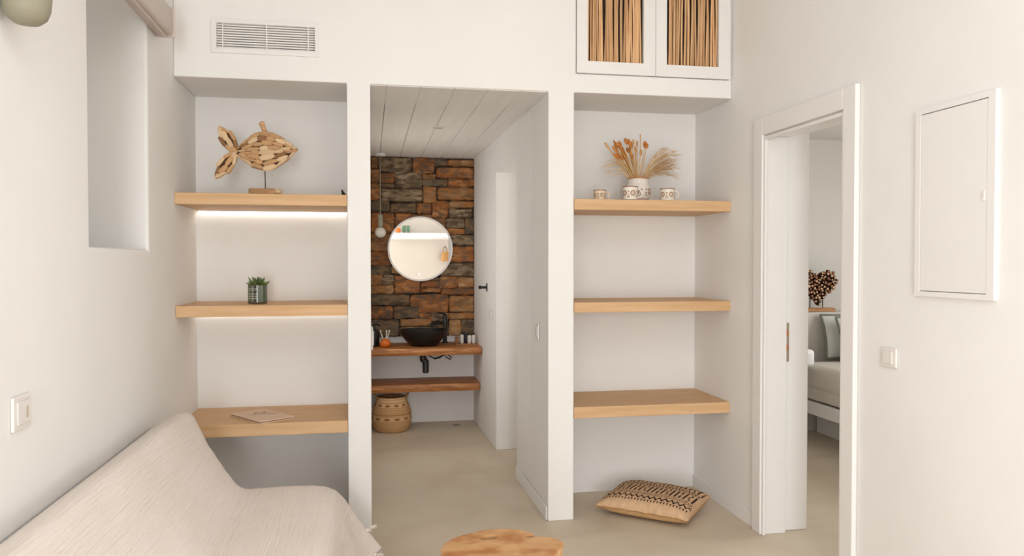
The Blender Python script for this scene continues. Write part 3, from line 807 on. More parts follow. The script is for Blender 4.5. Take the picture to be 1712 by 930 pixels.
def throw():
    keyp = [(-0.934, 0.676), (-0.905, 0.698), (-0.86, 0.728), (-0.80, 0.750), (-0.770, 0.744), (-0.752, 0.714), (-0.70, 0.602), (-0.64, 0.508), (-0.595, 0.434), (-0.570, 0.406), (-0.535, 0.397),
            (-0.48, 0.396), (-0.38, 0.402), (-0.26, 0.402), (-0.195, 0.394), (-0.160, 0.372), (-0.142, 0.335), (-0.134, 0.28), (-0.128, 0.20), (-0.122, 0.12), (-0.118, 0.055)]
    # resample
    cum = [0]
    for p, q in zip(keyp, keyp[1:]): cum.append(cum[-1]+math.hypot(q[0]-p[0], q[1]-p[1]))
    nU = 110; L_ = cum[-1]
    def at(s):
        for i in range(len(cum)-1):
            if s <= cum[i+1] or i == len(cum)-2:
                t = (s-cum[i])/(cum[i+1]-cum[i]); p, q = keyp[i], keyp[i+1]
                return p[0]+(q[0]-p[0])*t, p[1]+(q[1]-p[1])*t
    P = [at(L_*i/nU) for i in range(nU+1)]
    sm = P[:]
    for it in range(2):
        sm = [sm[0]]+[((sm[i-1][0]+2*sm[i][0]+sm[i+1][0])/4, (sm[i-1][1]+2*sm[i][1]+sm[i+1][1])/4) for i in range(1, nU)]+[sm[-1]]
    rows = [(S0-0.02+(S1+0.012-S0+0.02)*j/130, 0.0) for j in range(131)]
    rows += [(S1+0.020, 0.008), (S1+0.024, 0.03), (S1+0.026, 0.10), (S1+0.028, 0.20), (S1+0.03, 0.34)]
    v, uv, f = [], [], []
    for j, (y, drop) in enumerate(rows):
        for i, (x, z) in enumerate(sm):
            s = L_*i/nU
            nz = noise.noise(Vector((s*22, y*2.2, 0)))*0.0028 + noise.noise(Vector((s*5, y*1.6, 7)))*0.005
            hang = max(0.0, min(1.0, (s-(L_-0.33))/0.33))
            end = max(0.0, min(1.0, (y-2.6)/1.0))
            fl_ = hang**1.2*(0.015+0.150*end**2.2) + hang*0.012*math.sin(y*21+1.0)*(1-0.4*end)
            back = s < 0.06
            xx = x + fl_ + (0 if back else nz*0.6)
            zz = z + (nz if not back else nz*0.3)
            zz = max(zz + 0.035*hang*end**3 - drop*(1-hang*0.6), 0.045)
            if y > S1-0.05 and hang == 0: zz -= 0.004*((y-(S1-0.05))/0.06)**2
            v.append((max(xx, XL+0.002), y, zz)); uv.append((s, y))
    w = nU+1
    for j in range(len(rows)-1):
        for i in range(nU): f.append((j*w+i, j*w+i+1, (j+1)*w+i+1, (j+1)*w+i))
    t_ = thing('sofa_throw', (-0.4, 2.4, 0.1), 'crinkled cream cotton throw draped over the sofa, tasselled at its corner', 'throw')
    mk('cloth', v, f, M['throw'], t_, True, uvs=uv)
    # knotted tassels along the hem by the pillar
    for k, (jr, iu) in enumerate(((130, nU-8), (126, nU), (112, nU), (98, nU))):
        p = Vector(v[jr*w+iu])+Vector((0.003, 0, 0.002))
        parts = []
        for q in range(9):
            a = q*0.7
            d = Vector((0.028+0.014*math.sin(a*1.3), 0.02*math.cos(a*2.1), 0.012*math.sin(a*1.7)+(0.012 if k == 0 else -0.01)))
            parts.append(tube_data([p, p+d*0.5+Vector((0, 0, 0.004)), p+d], [0.0035, 0.003, 0.0015], 5))
        kn = [(0.009*math.sin(PI*t/6), 0.009*(1-math.cos(PI*t/6))) for t in range(7)]
        parts.append(lathe_data(kn, 10, (p.x, p.y, p.z-0.009), close_bot=False))
        V, F = join_data(parts)
        mk('tassel', V, F, M['throw'], t_, True)
throw()

# ------------------------------------------------------------------ stump table
def stump():
    cx, cy, zt = 0.452, 2.712, 0.380
    t_ = thing('stump_table', (cx, cy, 0), 'round olive-wood stump table in front of the hall opening', 'table')
    n, nr = 144, 34
    def R(a):
        r = 0.207 + 0.006*math.sin(2*a+0.5)+0.004*math.sin(5*a+1)+0.003*noise.noise(Vector((math.cos(a)*4, math.sin(a)*4, 2)))
        # lobe at the right, notch just before it
        def g(c, w): 
            d = (a-c+PI) % (2*PI)-PI
            return math.exp(-(d/w)**2)
        r += 0.026*g(0.12, 0.26) - 0.034*g(0.60, 0.09) - 0.012*g(0.46, 0.05)
        return r
    holes = [(-0.022, 0.118, 0.026, 0.015, 0.022), (0.136, 0.105, 0.014, 0.009, 0.022), (-0.006, 0.124, 0.012, 0.009, 0.014)]
    v, cols, f = [], [], []
    c1, c2, c3, c4 = lin((196, 138, 84)), lin((216, 172, 122)), lin((172, 106, 56)), lin((84, 48, 28))
    def mixc(a, b, t): return tuple(a[i]+(b[i]-a[i])*t for i in range(4))
    def colat(x, y, z):
        k = noise.fractal(Vector((x*9+3, y*14, z*5)), 1.0, 2.0, 4)
        k2 = noise.noise(Vector((x*30, y*38, z*9)))
        c = mixc(c1, c2, max(0, min(1, 0.5+k*0.75)))
        c = mixc(c, c3, max(0, min(1, -k*0.8+k2*0.45)))
        return c
    v.append((cx, cy, zt)); cols.append(colat(0, 0, zt))
    for j in range(1, nr+1):
        for k in range(n):
            a = 2*PI*k/n; r = R(a)*(j/nr)
            x, y = r*math.cos(a), r*math.sin(a)
            z = zt + 0.0015*noise.noise(Vector((x*12, y*12, 0)))
            if j == nr: z -= 0.004
            c = colat(x, y, zt)
            for hx, hy, sx, sy, dep in holes:
                g = math.exp(-((x-hx)/sx)**4-((y-hy)/sy)**4)
                z -= dep*g
                c = mixc(c, c4, min(1, g*1.0))
            v.append((cx+x, cy+y, z)); cols.append(c)
    for k in range(n): f.append((0, 1+k, 1+(k+1) % n))
    for j in range(nr-1):
        for k in range(n):
            a, b2 = 1+j*n+k, 1+j*n+(k+1) % n
            f.append((a, a+n, b2+n, b2))
    mk('table_top', v, f, M['attr_wood'], t_, True, cols)
    v, cols, f = [], [], []
    zsr = [0.3755, 0.368, 0.34, 0.30, 0.24, 0.18, 0.12, 0.06, 0.02, 0.0]
    for z in zsr:
        for k in range(n):
            a = 2*PI*k/n
            q = 1.0 if z > 0.37 else 1.006
            r = R(a)*(q-0.10*(1-z/0.38)**0.8+0.03*(1-z/0.38)**3) + 0.004*noise.noise(Vector((math.cos(a)*7, math.sin(a)*7, z*3)))*(1 if z < 0.36 else 0)
            v.append((cx+r*math.cos(a), cy+r*math.sin(a), z)); cols.append(mixc(colat(math.cos(a)*0.4, math.sin(a)*0.4, z*0.3), lin((226, 190, 150)), 0.35))
    for j in range(len(zsr)-1):
        for k in range(n):
            k2 = (k+1) % n
            f.append((j*n+k, (j+1)*n+k, (j+1)*n+k2, j*n+k2))
    f.append(tuple((len(zsr)-1)*n+k for k in range(n)))
    mk('trunk', v, f, M['attr_wood'], t_, True, cols)
stump()

# ------------------------------------------------------------------ floor cushion with printed cover
def cushion():
    A, B = Vector((1.229, 4.126, 0)), Vector((1.623, 3.782, 0)); C_, D = Vector((1.894, 4.105, 0)), Vector((1.502, 4.434, 0))
    ctr = (A+B+C_+D)/4; U = ((B-A)+(C_-D)).normalized(); W = Vector((-U.y, U.x, 0))
    hu, hw = 0.262, 0.208
    base, ink = lin((224, 186, 148)), lin((42, 28, 22))
    def patt(u, w):   # u 0..1 along front edge, w 0..1 front to back
        X = u*25
        w = 0.20+(w-0.075)*0.80/0.925
        if w < 0.20: return 0
        if w < 0.255:                       # row of triangles
            q = (w-0.205)/0.045
            ph = abs((X*1.15) % 1-0.5)*2
            return 1 if 0 < q < 1 and ph < 0.62*(q if q < 1 else 0)+0.02 else 0
        if w < 0.345:                       # zigzag
            ph = abs((X*0.62) % 1-0.5)*2
            return 1 if abs((w-0.300)-(ph-0.5)*0.055) < 0.016 else 0
        if w < 0.43:                        # rhombs with dots
            ph = abs((X*0.62+0.5) % 1-0.5)*2
            q = abs(w-0.385)/0.03
            d = ph+q
            return 1 if (d < 0.42) or (abs(d-1.35) < 0.16) else 0
        if w < 0.655:                       # slanted strokes
            xx = X*0.82-(w-0.44)*1.2
            cell = int(math.floor(xx)); ph = xx-cell
            q = (w-0.445)/0.20
            if not 0 < q < 1: return 0
            if cell % 5 == 3:
                return 1 if abs(ph-0.5-0.22*math.sin(q*9.5)) < 0.13 else 0
            if cell % 5 == 1: return 1 if abs(ph-0.5) < 0.19 and (q < 0.42 or q > 0.58) else 0
            return 1 if abs(ph-0.5) < 0.19 else 0
        if w < 0.735:                       # dotted band
            q = (w-0.665)/0.065
            ph = (X*1.1) % 1
            if q < 0.18 or q > 0.86: return 1 if (X*2.2) % 1 < 0.6 else 0
            return 1 if (ph-0.5)**2*5+(q-0.52)**2*6 < 0.42 else 0
        if w < 0.95:
            xx = X*0.82-(w-0.74)*1.0+0.4
            cell = int(math.floor(xx)); ph = xx-cell
            q = (w-0.75)/0.19
            if not 0 < q < 1: return 0
            if cell % 4 == 2: return 1 if abs(ph-0.5-0.22*math.sin(q*9.5+1)) < 0.13 else 0
            return 1 if abs(ph-0.5) < 0.19 else 0
        return 0
    nu, nw = 300, 150
    v, f, cols = [], [], []
    def pos(i, j, top):
        s, t = 2*i/nu-1, 2*j/nw-1
        ins = 0.10
        xs_ = s*hu*(1-ins*0.55*(1-t*t)*abs(s)**3*0.6); ys_ = t*hw*(1-ins*(1-s*s)*abs(t)**3*0.6)
        e = ((1-abs(s)**3.2)*(1-abs(t)**3.2))
        h = max(e, 0)**0.40
        z = 0.052 + 0.018*(t+1)/2 + (0.070*h + 0.004*noise.noise(Vector((s*3, t*3, 1)))*h if top else -h*(0.050+0.014*(t+1)/2))
        z += 0.006*noise.noise(Vector((s*6, t*6, 9)))*(1-h)
        p = ctr+U*xs_+W*ys_
        return (p.x, p.y, max(z, 0.0025))
    for j in range(nw+1):
        for i in range(nu+1):
            v.append(pos(i, j, True))
            k = patt(i/nu, j/nw) if 4 < i < nu-4 else 0
            g = 0.92+0.16*noise.noise(Vector((i*0.06, j*0.06, 3)))
            cols.append(ink if k else tuple(c*g for c in base[:3])+(1.0,))
    w = nu+1
    for j in range(nw):
        for i in range(nu): f.append((j*w+i, j*w+i+1, (j+1)*w+i+1, (j+1)*w+i))
    t_ = thing('floor_cushion', (ctr.x, ctr.y, 0), 'beige floor cushion with black tribal print on the floor of the niche', 'cushion')
    mk('printed_top', v, f, M['attr_fab'], t_, True, cols)
    v, f, cols = [], [], []
    nu2, nw2 = 60, 40
    nu_, nw_ = nu, nw
    for j in range(nw2+1):
        for i in range(nu2+1):
            v.append(pos(i*nu_/nu2, j*nw_/nw2, False)); cols.append(lin((212, 170, 122)))
    w = nu2+1
    for j in range(nw2):
        for i in range(nu2): f.append((j*w+i, (j+1)*w+i, (j+1)*w+i+1, j*w+i+1))
    mk('plain_underside', v, f, M['attr_fab'], t_, True, cols)
    ring = [pos(i, 0, True) for i in range(0, nu+1, 6)]
    tube('seam_piping', ring, 0.0035, M['straw'], t_, 6)
cushion()

# ------------------------------------------------------------------ driftwood fish
def shard_mesh(name, seed):
    rnd = random.Random(seed)
    n = 10
    v = []
    for lay, (sc, y) in enumerate(((1.0, 0.0), (0.86, -0.75), (0.45, -1.0))):
        for k in range(n):
            a = 2*PI*k/n
            c, s = math.cos(a), math.sin(a)
            rr = 1+rnd.uniform(-0.10, 0.10)
            v.append((math.copysign(abs(c)**0.75, c)*0.5*sc*rr, y+rnd.uniform(-0.08, 0.08), math.copysign(abs(s)**0.8, s)*0.5*sc*rr))
    f = []
    for l_ in range(2):
        for k in range(n):
            k2 = (k+1) % n
            f.append((l_*n+k, l_*n+k2, (l_+1)*n+k2, (l_+1)*n+k))
    f.append(tuple(2*n+k for k in range(n))); f.append(tuple(range(n-1, -1, -1)))
    me = bpy.data.meshes.new(name); me.from_pydata(v, [], f)
    me.polygons.foreach_set('use_smooth', [True]*len(me.polygons)); me.set_sharp_from_angle(angle=math.radians(55))
    return me
def fish():
    YC = 4.30
    t_ = thing('driftwood_fish', (-0.54, YC, 1.743), 'driftwood fish sculpture on a thin rod, standing on the upper left shelf', 'sculpture')
    rnd = random.Random(11)
    meshes = []
    for i in range(9):
        me = shard_mesh('driftwood_piece', i); me.materials.append(M[('drift1', 'drift2', 'drift1', 'drift2', 'drift3', 'drift1', 'drift2', 'drift1', 'drift2')[i]]); meshes.append(me)
    cx, cz, hl, hh, tilt = -0.538, 1.975, 0.155, 0.100, math.radians(4)
    def half(s): return hh*max(0.0, (1-abs(s)**1.75))**0.95
    def loc(s, t):   # body coordinates -> world x, z
        lx, lz = s*hl, t
        return cx+lx*math.cos(tilt)-lz*math.sin(tilt), cz+lx*math.sin(tilt)+lz*math.cos(tilt)
    # core
    v, f = [], []
    nS, nA = 24, 20
    for i in range(nS+1):
        s = -1+2*i/nS
        h = max(half(s)*0.96, 0.002)
        for k in range(nA):
            a = 2*PI*k/nA
            x, z = loc(s*0.99, h*math.sin(a))
            v.append((x, YC+h*0.32*math.cos(a), z))
    for i in range(nS):
        for k in range(nA):
            k2 = (k+1) % nA
            f.append((i*nA+k, i*nA+k2, (i+1)*nA+k2, (i+1)*nA+k))
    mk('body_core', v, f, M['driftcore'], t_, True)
    def place(x, z, y, ang, ln, wd, th, side=-1, me=None):
        o = bpy.data.objects.new('driftwood_piece', me or rnd.choice(meshes)); COL.objects.link(o)
        o.parent = t_
        o.location = Vector((x, y, z))-t_.location
        o.rotation_euler = (0 if side < 0 else 0, -ang, 0 if side < 0 else PI)
        if side > 0: o.rotation_euler = (0, ang, PI)
        o.scale = (ln, th, wd)
    for side in (-1, 1):
        rowsN = 8
        for r in range(rowsN):
            t0 = -1+2*(r+0.5)/rowsN
            s = -0.90+0.07*rnd.random()+(0.05 if r % 2 else 0)
            while s < 0.93:
                ln = rnd.uniform(0.045, 0.085)
                smid = s+ln/hl*0.46
                if smid > 0.97: break
                h = half(smid)
                if h*2/rowsN > 0.004:
                    tt = t0*h + rnd.uniform(-0.002, 0.002)
                    x, z = loc(smid, tt)
                    dsl = (half(smid+0.04)-half(smid-0.04))/(0.08*hl)*t0
                    bulge = h*0.32*math.sqrt(max(0, 1-min(1, (tt/max(h, 1e-4))**2)))
                    wd = max(0.013, 2*h/rowsN*rnd.uniform(1.05, 1.4))
                    place(x, z, YC+side*(bulge-0.002), math.atan(dsl)+tilt+rnd.uniform(-0.13, 0.13), ln, wd, rnd.uniform(0.008, 0.014), side)
                s += ln/hl*rnd.uniform(0.78, 0.9)
    # outline strips along back and belly
    for sg in (1, -1):
        for i in range(7):
            s = -0.84+i*0.28
            x, z = loc(s, sg*half(s)*0.97)
            dsl = sg*(half(s+0.04)-half(s-0.04))/(0.08*hl)
            place(x, z, YC+0.004, math.atan(dsl)+tilt, 0.055, 0.013, 0.016, -1)
    # nose
    x, z = loc(0.97, 0.0); place(x, z, YC+0.005, 0.5, 0.035, 0.016, 0.02)
    # tail lobes
    for (tx, tz) in ((-0.768, 2.095), (-0.789, 1.829)):
        j = Vector((-0.688, 0, 1.965)); e = Vector((tx, 0, tz)); d = e-j; L_ = d.length
        ang = math.atan2(d.z, d.x); nrm = Vector((-d.z, 0, d.x)).normalized()
        core = []
        for k in range(16):
            q = k/15
            core.append((j+d*q, 0.036*math.sin(PI*min(1, q**0.8))**0.8))
        v = [(p+nrm*w_)+Vector((0, YC-0.006, 0)) for p, w_ in core]+[(p-nrm*w_)+Vector((0, YC-0.006, 0)) for p, w_ in core]
        v += [q+Vector((0, 0.012, 0)) for q in v]
        f = []
        for k in range(15):
            f.append((k, k+1, 17+k, 16+k)); f.append((32+k, 48+k, 49+k, 33+k))
            f.append((k, 32+k, 33+k, k+1)); f.append((16+k, 17+k, 49+k, 48+k))
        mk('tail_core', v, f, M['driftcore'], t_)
        for q, off, da, ln, wd in ((0.22, 0.020, 0.32, 0.06, 0.020), (0.52, 0.030, 0.02, 0.065, 0.020), (0.82, 0.014, -0.34, 0.06, 0.018), (0.22, -0.020, -0.32, 0.06, 0.020), (0.52, -0.030, -0.02, 0.065, 0.020), (0.82, -0.013, 0.34, 0.055, 0.016),
                                   (0.35, 0.002, 0.05, 0.065, 0.026), (0.66, 0.004, -0.06, 0.06, 0.030), (0.94, 0.0, 0.1, 0.03, 0.016), (0.10, 0.0, 0.1, 0.045, 0.020)):
            for side in (-1, 1):
                p = j+d*q+nrm*off
                place(p.x, p.z, YC+side*0.007, ang+da+rnd.uniform(-0.1, 0.1), ln, wd, rnd.uniform(0.008, 0.013), side)
    tube('dorsal_stick', [(-0.532, YC, 2.047), (-0.543, YC, 2.082), (-0.553, YC, 2.109), (-0.558, YC, 2.123), (-0.560, YC, 2.128)], [0.013, 0.012, 0.013, 0.016, 0.008], M['drift2'], t_, 12)
    tube('rod', [(-0.540, YC, 1.770), (-0.541, YC, 1.83), (-0.543, YC, 1.90)], 0.0028, M['steel'], t_, 8)
    box('base', -0.622, -0.487, YC-0.035, YC+0.035, 1.7435, 1.775, M['drift2'], t_, 0.008, 3)
    tube('base_branch', [(-0.49, YC-0.01, 1.760), (-0.470, YC-0.015, 1.760), (-0.456, YC-0.02, 1.756)], [0.0155, 0.014, 0.008], M['drift1'], t_, 10)
    t_.location = (-0.520, 4.14, 1.7435); t_.scale = (0.963, 0.963, 0.963)
fish()

# cable ends on the lit shelves
lc = thing('led_cable', (-0.13, 4.25, 1.743), 'short cable with dark plug at the end of the fish shelf', 'cable')
tube('cable_wire', [(-0.20, 4.50, 1.746), (-0.165, 4.40, 1.746), (-0.15, 4.28, 1.746), (-0.128, 4.20, 1.750)], 0.0022, M['strawC'], lc, 6)
tube('cable_plug', [(-0.128, 4.20, 1.751), (-0.135, 4.19, 1.765), (-0.140, 4.185, 1.780)], [0.009, 0.008, 0.003], M['fan'], lc, 10)
lc = thing('led_cable', (-0.14, 4.3, 1.183), 'thin white cable on the shelf right of the succulent', 'cable')
tube('cable_wire', [(-0.20, 4.51, 1.1855), (-0.17, 4.42, 1.186), (-0.135, 4.30, 1.189), (-0.118, 4.18, 1.186)], 0.0022, M['strawC'], lc, 6)
box('cable_clip', -0.124, -0.112, 4.16, 4.18, 1.1832, 1.190, M['strawC'], lc, 0.001)

# ------------------------------------------------------------------ potted succulent
def succulent():
    cx, cy, z0 = -0.575, 4.24, 1.1835
    t_ = thing('potted_succulent', (cx, cy, z0), 'small green succulent in a smoky glass pot on the shelf', 'plant')
    n = 72
    prof = [(0.044, 0.0), (0.048, 0.003)]+[(0.049, 0.003+0.095*k/40) for k in range(1, 41)]+[(0.046, 0.099), (0.045, 0.088)]
    v, f = lathe_data(prof, n, (cx, cy, z0))
    cols = []
    A, B, C_, D = lin((86, 92, 76)), lin((112, 122, 100)), lin((48, 40, 34)), lin((176, 178, 160))
    for j, (r, z) in enumerate(prof):
        for k in range(n):
            a = 2*PI*k/n
            c = A if (k//3) % 2 else B
            fr = (a-1.5*PI)     # 0 faces the room
            if -0.25 < fr < 0.12: c = C_
            if z < 0.008 or z > 0.094: c = lin((92, 74, 58))
            # label print lines
            if abs(fr+0.55) < 0.42 or abs(fr+0.05) < 0.12:
                for zl_, hgt in ((0.028, 0.0018), (0.040, 0.0016), (0.0515, 0.0018), (0.070, 0.0018), (0.078, 0.0014)):
                    if abs(z-zl_) < hgt and (k*7) % 5 < 4: c = D
            cols.append(c)
    mk('pot', v, f, M['attr_pot'], t_, True, cols)
    lathe('soil', [(0.0, 0.084), (0.0445, 0.084)], (cx, cy, z0), M['soil'], t_, 32, close_bot=False)
    rnd = random.Random(5)
    for k in range(22):
        ring = k % 3
        a = k*2.39996
        ln = (0.060, 0.058, 0.046)[ring]*rnd.uniform(0.9, 1.1)
        el = math.radians((22, 46, 72)[ring]+rnd.uniform(-6, 6))
        d = Vector((math.cos(a)*math.cos(el), math.sin(a)*math.cos(el), math.sin(el)))
        p0 = Vector((cx, cy, z0+0.086))+Vector((math.cos(a), math.sin(a), 0))*0.006
        pts = [p0, p0+d*ln*0.35, p0+d*ln*0.75+Vector((0, 0, 0.004)), p0+d*ln+Vector((0, 0, 0.007))]
        tube('leaf', pts, [0.0045, 0.0068, 0.0045, 0.0008], M['leaf'], t_, 6)
succulent()

# ------------------------------------------------------------------ booklet on the low shelf
def booklet():
    z = 0.5875
    Pn = [Vector((-0.724, 4.288, 0)), Vector((-0.543, 4.040, 0)), Vector((-0.385, 4.155, 0)), Vector((-0.566, 4.403, 0))]
    ctr = sum(Pn, Vector())/4
    ux = (Pn[2]-Pn[1]).normalized(); uy = (Pn[0]-Pn[1]).normalized()
    t_ = thing('booklet', (ctr.x, ctr.y, z), 'flat pale wood covered booklet lying askew on the low shelf', 'book')
    w, h = (Pn[2]-Pn[1]).length, (Pn[0]-Pn[1]).length
    def W(a, b2, c): 
        p = Pn[1]+ux*a*w+uy*b2*h
        return (p.x, p.y, c)
    def plate(n_, e, z0, z1, m):
        q = [(e, e), (1-e, e), (1-e, 1-e), (e, 1-e)]
        prism(n_, [W(a, b2, 0)[:2] for a, b2 in q], z0, z1, m, t_, 0.0006)
    plate('back_cover', 0.0, z, z+0.004, M['booklet']); plate('pages', 0.025, z+0.0042, z+0.0098, M['pages']); plate('front_cover', 0.0, z+0.010, z+0.014, M['booklet'])
    zt = z+0.0144
    parts = []
    # emblem: two small arches and a line of lettering strokes across the cover
    dirx = Vector((1, 0.12, 0)).normalized(); diry = Vector((-0.12, 1, 0)).normalized()
    c0 = Vector((-0.566, 4.235, zt))
    for ox in (-0.018, 0.018):
        pts = [c0+dirx*(ox+0.012*math.cos(a))+diry*(0.02+0.035*math.sin(a)) for a in [PI*k/10 for k in range(11)]]
        parts.append(tube_data(pts, 0.0016, 5))
    rnd = random.Random(2)
    xx = -0.055
    while xx < 0.085:
        p = c0+dirx*xx+diry*(-0.012)
        hh = rnd.uniform(0.012, 0.022)
        parts.append(tube_data([p, p+diry*hh*0.5+dirx*0.002, p+diry*hh], 0.0014, 5))
        if rnd.random() < 0.6: parts.append(tube_data([p+diry*hh, p+diry*hh*0.98+dirx*0.004, p+diry*hh*0.9+dirx*0.007], 0.0012, 5))
        xx += rnd.uniform(0.009, 0.013)
    V, F = join_data(parts); mk('cover_print', V, F, M['ink'], t_)
booklet()

# ------------------------------------------------------------------ vase, dried grasses and mugs
def painted(name, prof, c, parent, n, paint, rim=None, close_bot=True):
    v, f = lathe_data(prof, n, c, False, close_bot)
    cols = []
    for j, (r, z) in enumerate(prof):
        for k in range(n): cols.append(paint(2*PI*k/n, z, r, j))
    return mk(name, v, f, M['attr_cer'], parent, True, cols, auto=50)
CW, CB, CO = lin((234, 226, 214)), lin((172, 132, 100)), lin((196, 124, 76))
def floral(a, z, r, zc, h, phase=0.0, cells=7):
    """little flower rings with side leaves round the pot"""
    u = (a/(2*PI)*cells+phase) % 1-0.5
    dx = u*2*PI*r/cells; dz = z-zc
    d = math.hypot(dx, dz)
    if abs(d-h*0.16) < h*0.055: return True
    if d < h*0.045: return True
    for sx in (-1, 1):
        for (ox, oz) in ((0.36, 0.12), (0.36, -0.10), (0.30, -0.26)):
            if math.hypot(dx-sx*ox*h, dz-oz*h) < h*0.065: return True
    return False
VX, VY, VZ = 1.515, 4.26, 1.7415
vt = thing('ceramic_vase', (VX, VY, VZ), 'white painted ceramic vase with terracotta rim holding dried grasses', 'vase')
pf = [(0.050, 0.0), (0.056, 0.003)]
for k in range(1, 41):
    t = k/40
    pf.append((0.056+0.018*math.sin(min(1, t*1.25)*PI*0.75)**1.0-0.030*max(0, t-0.5)**1.3, 0.003+0.128*t))
rv_ = pf[-1][0]
pf += [(rv_+0.004, 0.134), (rv_+0.003, 0.139), (rv_-0.004, 0.139), (rv_-0.006, 0.12)]
def vp(a, z, r, j):
    if z > 0.132: return CO
    if 0.014 < z < 0.018: return CB
    return CB if floral(a, z, 0.07, 0.06, 0.085, 0.12, 5) else CW
painted('vase_body', pf, (VX, VY, VZ), vt, 120, vp)

def bouquet():
    t_ = thing('dried_grass_bouquet', (VX, VY, VZ+0.02), 'bunch of dried grasses, bunny tails and plumes standing in the vase', 'bouquet')
    rnd = random.Random(21)
    mouth = VZ+0.136
    def head(name, p, d, L_, r_, m, parent):
        n_ = 7
        pts = [p+d*(L_*k/(n_-1)) for k in range(n_)]
        rad = [r_*max(0.12, math.sin(PI*(0.08+0.84*k/(n_-1)))**0.7) for k in range(n_)]
        tube(name, pts, rad, m, parent, 7)
    # (tip x offset, tip z, head length, head radius, material)
    spec = [(-0.190, 2.062, 0.05, 0.006, 'strawA'), (-0.168, 2.072, 0.05, 0.006, 'strawA'), (-0.135, 2.058, 0.03, 0.006, 'strawB'),
            (-0.118, 2.085, 0.05, 0.008, 'strawB'), (-0.100, 2.062, 0.035, 0.010, 'strawB'), (-0.088, 2.088, 0.035, 0.011, 'strawB'), (-0.078, 2.058, 0.035, 0.012, 'strawB'),
            (-0.068, 2.095, 0.04, 0.011, 'strawB'), (-0.060, 2.030, 0.04, 0.012, 'strawB'), (-0.052, 2.078, 0.04, 0.013, 'strawB'), (-0.040, 2.098, 0.035, 0.011, 'strawB'), (-0.043, 2.052, 0.035, 0.012, 'strawB'),
            (-0.025, 2.092, 0.03, 0.009, 'strawA'), (-0.010, 2.05, 0.04, 0.008, 'strawB'), (0.010, 2.125, 0.018, 0.005, 'strawA'), (0.014, 2.092, 0.035, 0.006, 'strawB'), (0.000, 2.058, 0.03, 0.007, 'strawB'),
            (0.040, 2.082, 0.035, 0.010, 'strawB'), (0.055, 2.080, 0.035, 0.010, 'strawB'), (0.047, 2.068, 0.03, 0.011, 'strawB'), (0.034, 2.04, 0.04, 0.008, 'strawB'), (-0.098, 2.02, 0.035, 0.010, 'strawB'), (-0.072, 2.006, 0.035, 0.011, 'strawB')]
    for k in range(16):
        spec.append((rnd.uniform(-0.135, -0.02), rnd.uniform(2.0, 2.09), rnd.uniform(0.035, 0.05), rnd.uniform(0.006, 0.009), 'strawB'))
    for k in range(8):
        spec.append((rnd.uniform(-0.17, 0.10), rnd.uniform(1.96, 2.03), 0.05, 0.004, 'strawA'))
    for dx, z, L_, r_, m in spec:
        r_ *= 0.88; z -= 0.008
        tip = Vector((VX+dx-0.012, VY+rnd.uniform(-0.05, 0.03), z))
        b0 = Vector((VX+dx*0.14, VY+rnd.uniform(-0.02, 0.02), mouth-0.05))
        mid = Vector((VX+dx*0.50, (b0.y+tip.y)/2, mouth+0.06))
        pts = bez(b0, mid, tip, 8)
        d = (pts[-1]-pts[-2]).normalized()
        s = tube('stem', pts, 0.0018 if m == 'strawB' else 0.0030, M['strawA'], t_, 5)
        head('seed_head', tip-d*L_*0.55, d, L_, r_, M[m], s)
    # broad plumes: fine strands sweeping outwards, right full and left sparse
    def plume(name, x_tip, z_tip, cnt, spread, m, seed):
        r2 = random.Random(seed); parts = []
        b0 = Vector((VX+(0.02 if x_tip > 0 else -0.02), VY, mouth-0.03))
        for k in range(cnt):
            q = r2.random()
            tip = Vector((VX+x_tip*(0.72+0.36*r2.random()), VY+r2.uniform(-0.05, 0.04), z_tip+spread*(q-0.5)))
            mid = Vector((VX+x_tip*0.36, VY, mouth+0.05+0.11*q))
            pts = bez(b0+Vector((r2.uniform(-.012, .012), r2.uniform(-.01, .01), 0)), mid, tip, 7)
            parts.append(tube_data(pts, [0.0013, 0.0013, 0.0012, 0.0012, 0.001, 0.0009, 0.0004], 3))
            # side hairs
            for h_ in range(4):
                i = r2.randint(3, 5); p = pts[i]; dd_ = (pts[i+1]-pts[i]).normalized()
                e = p+dd_*0.035+Vector((r2.uniform(-.004, .008)*math.copysign(1, x_tip), r2.uniform(-.01, .01), r2.uniform(-.018, .006)))
                parts.append(tube_data([p, (p+e)/2+Vector((0, 0, 0.002)), e], [0.0008, 0.0007, 0.0003], 3))
        V, F = join_data(parts)
        o = mk(name, V, F, M[m], t_); tag(o, kind='stuff')
    plume('plume', 0.225, 2.005, 50, 0.13, 'strawA', 1)
    plume('plume', 0.255, 1.955, 46, 0.14, 'strawC', 2)
    plume('plume', -0.215, 1.925, 20, 0.10, 'strawC', 3)
bouquet()

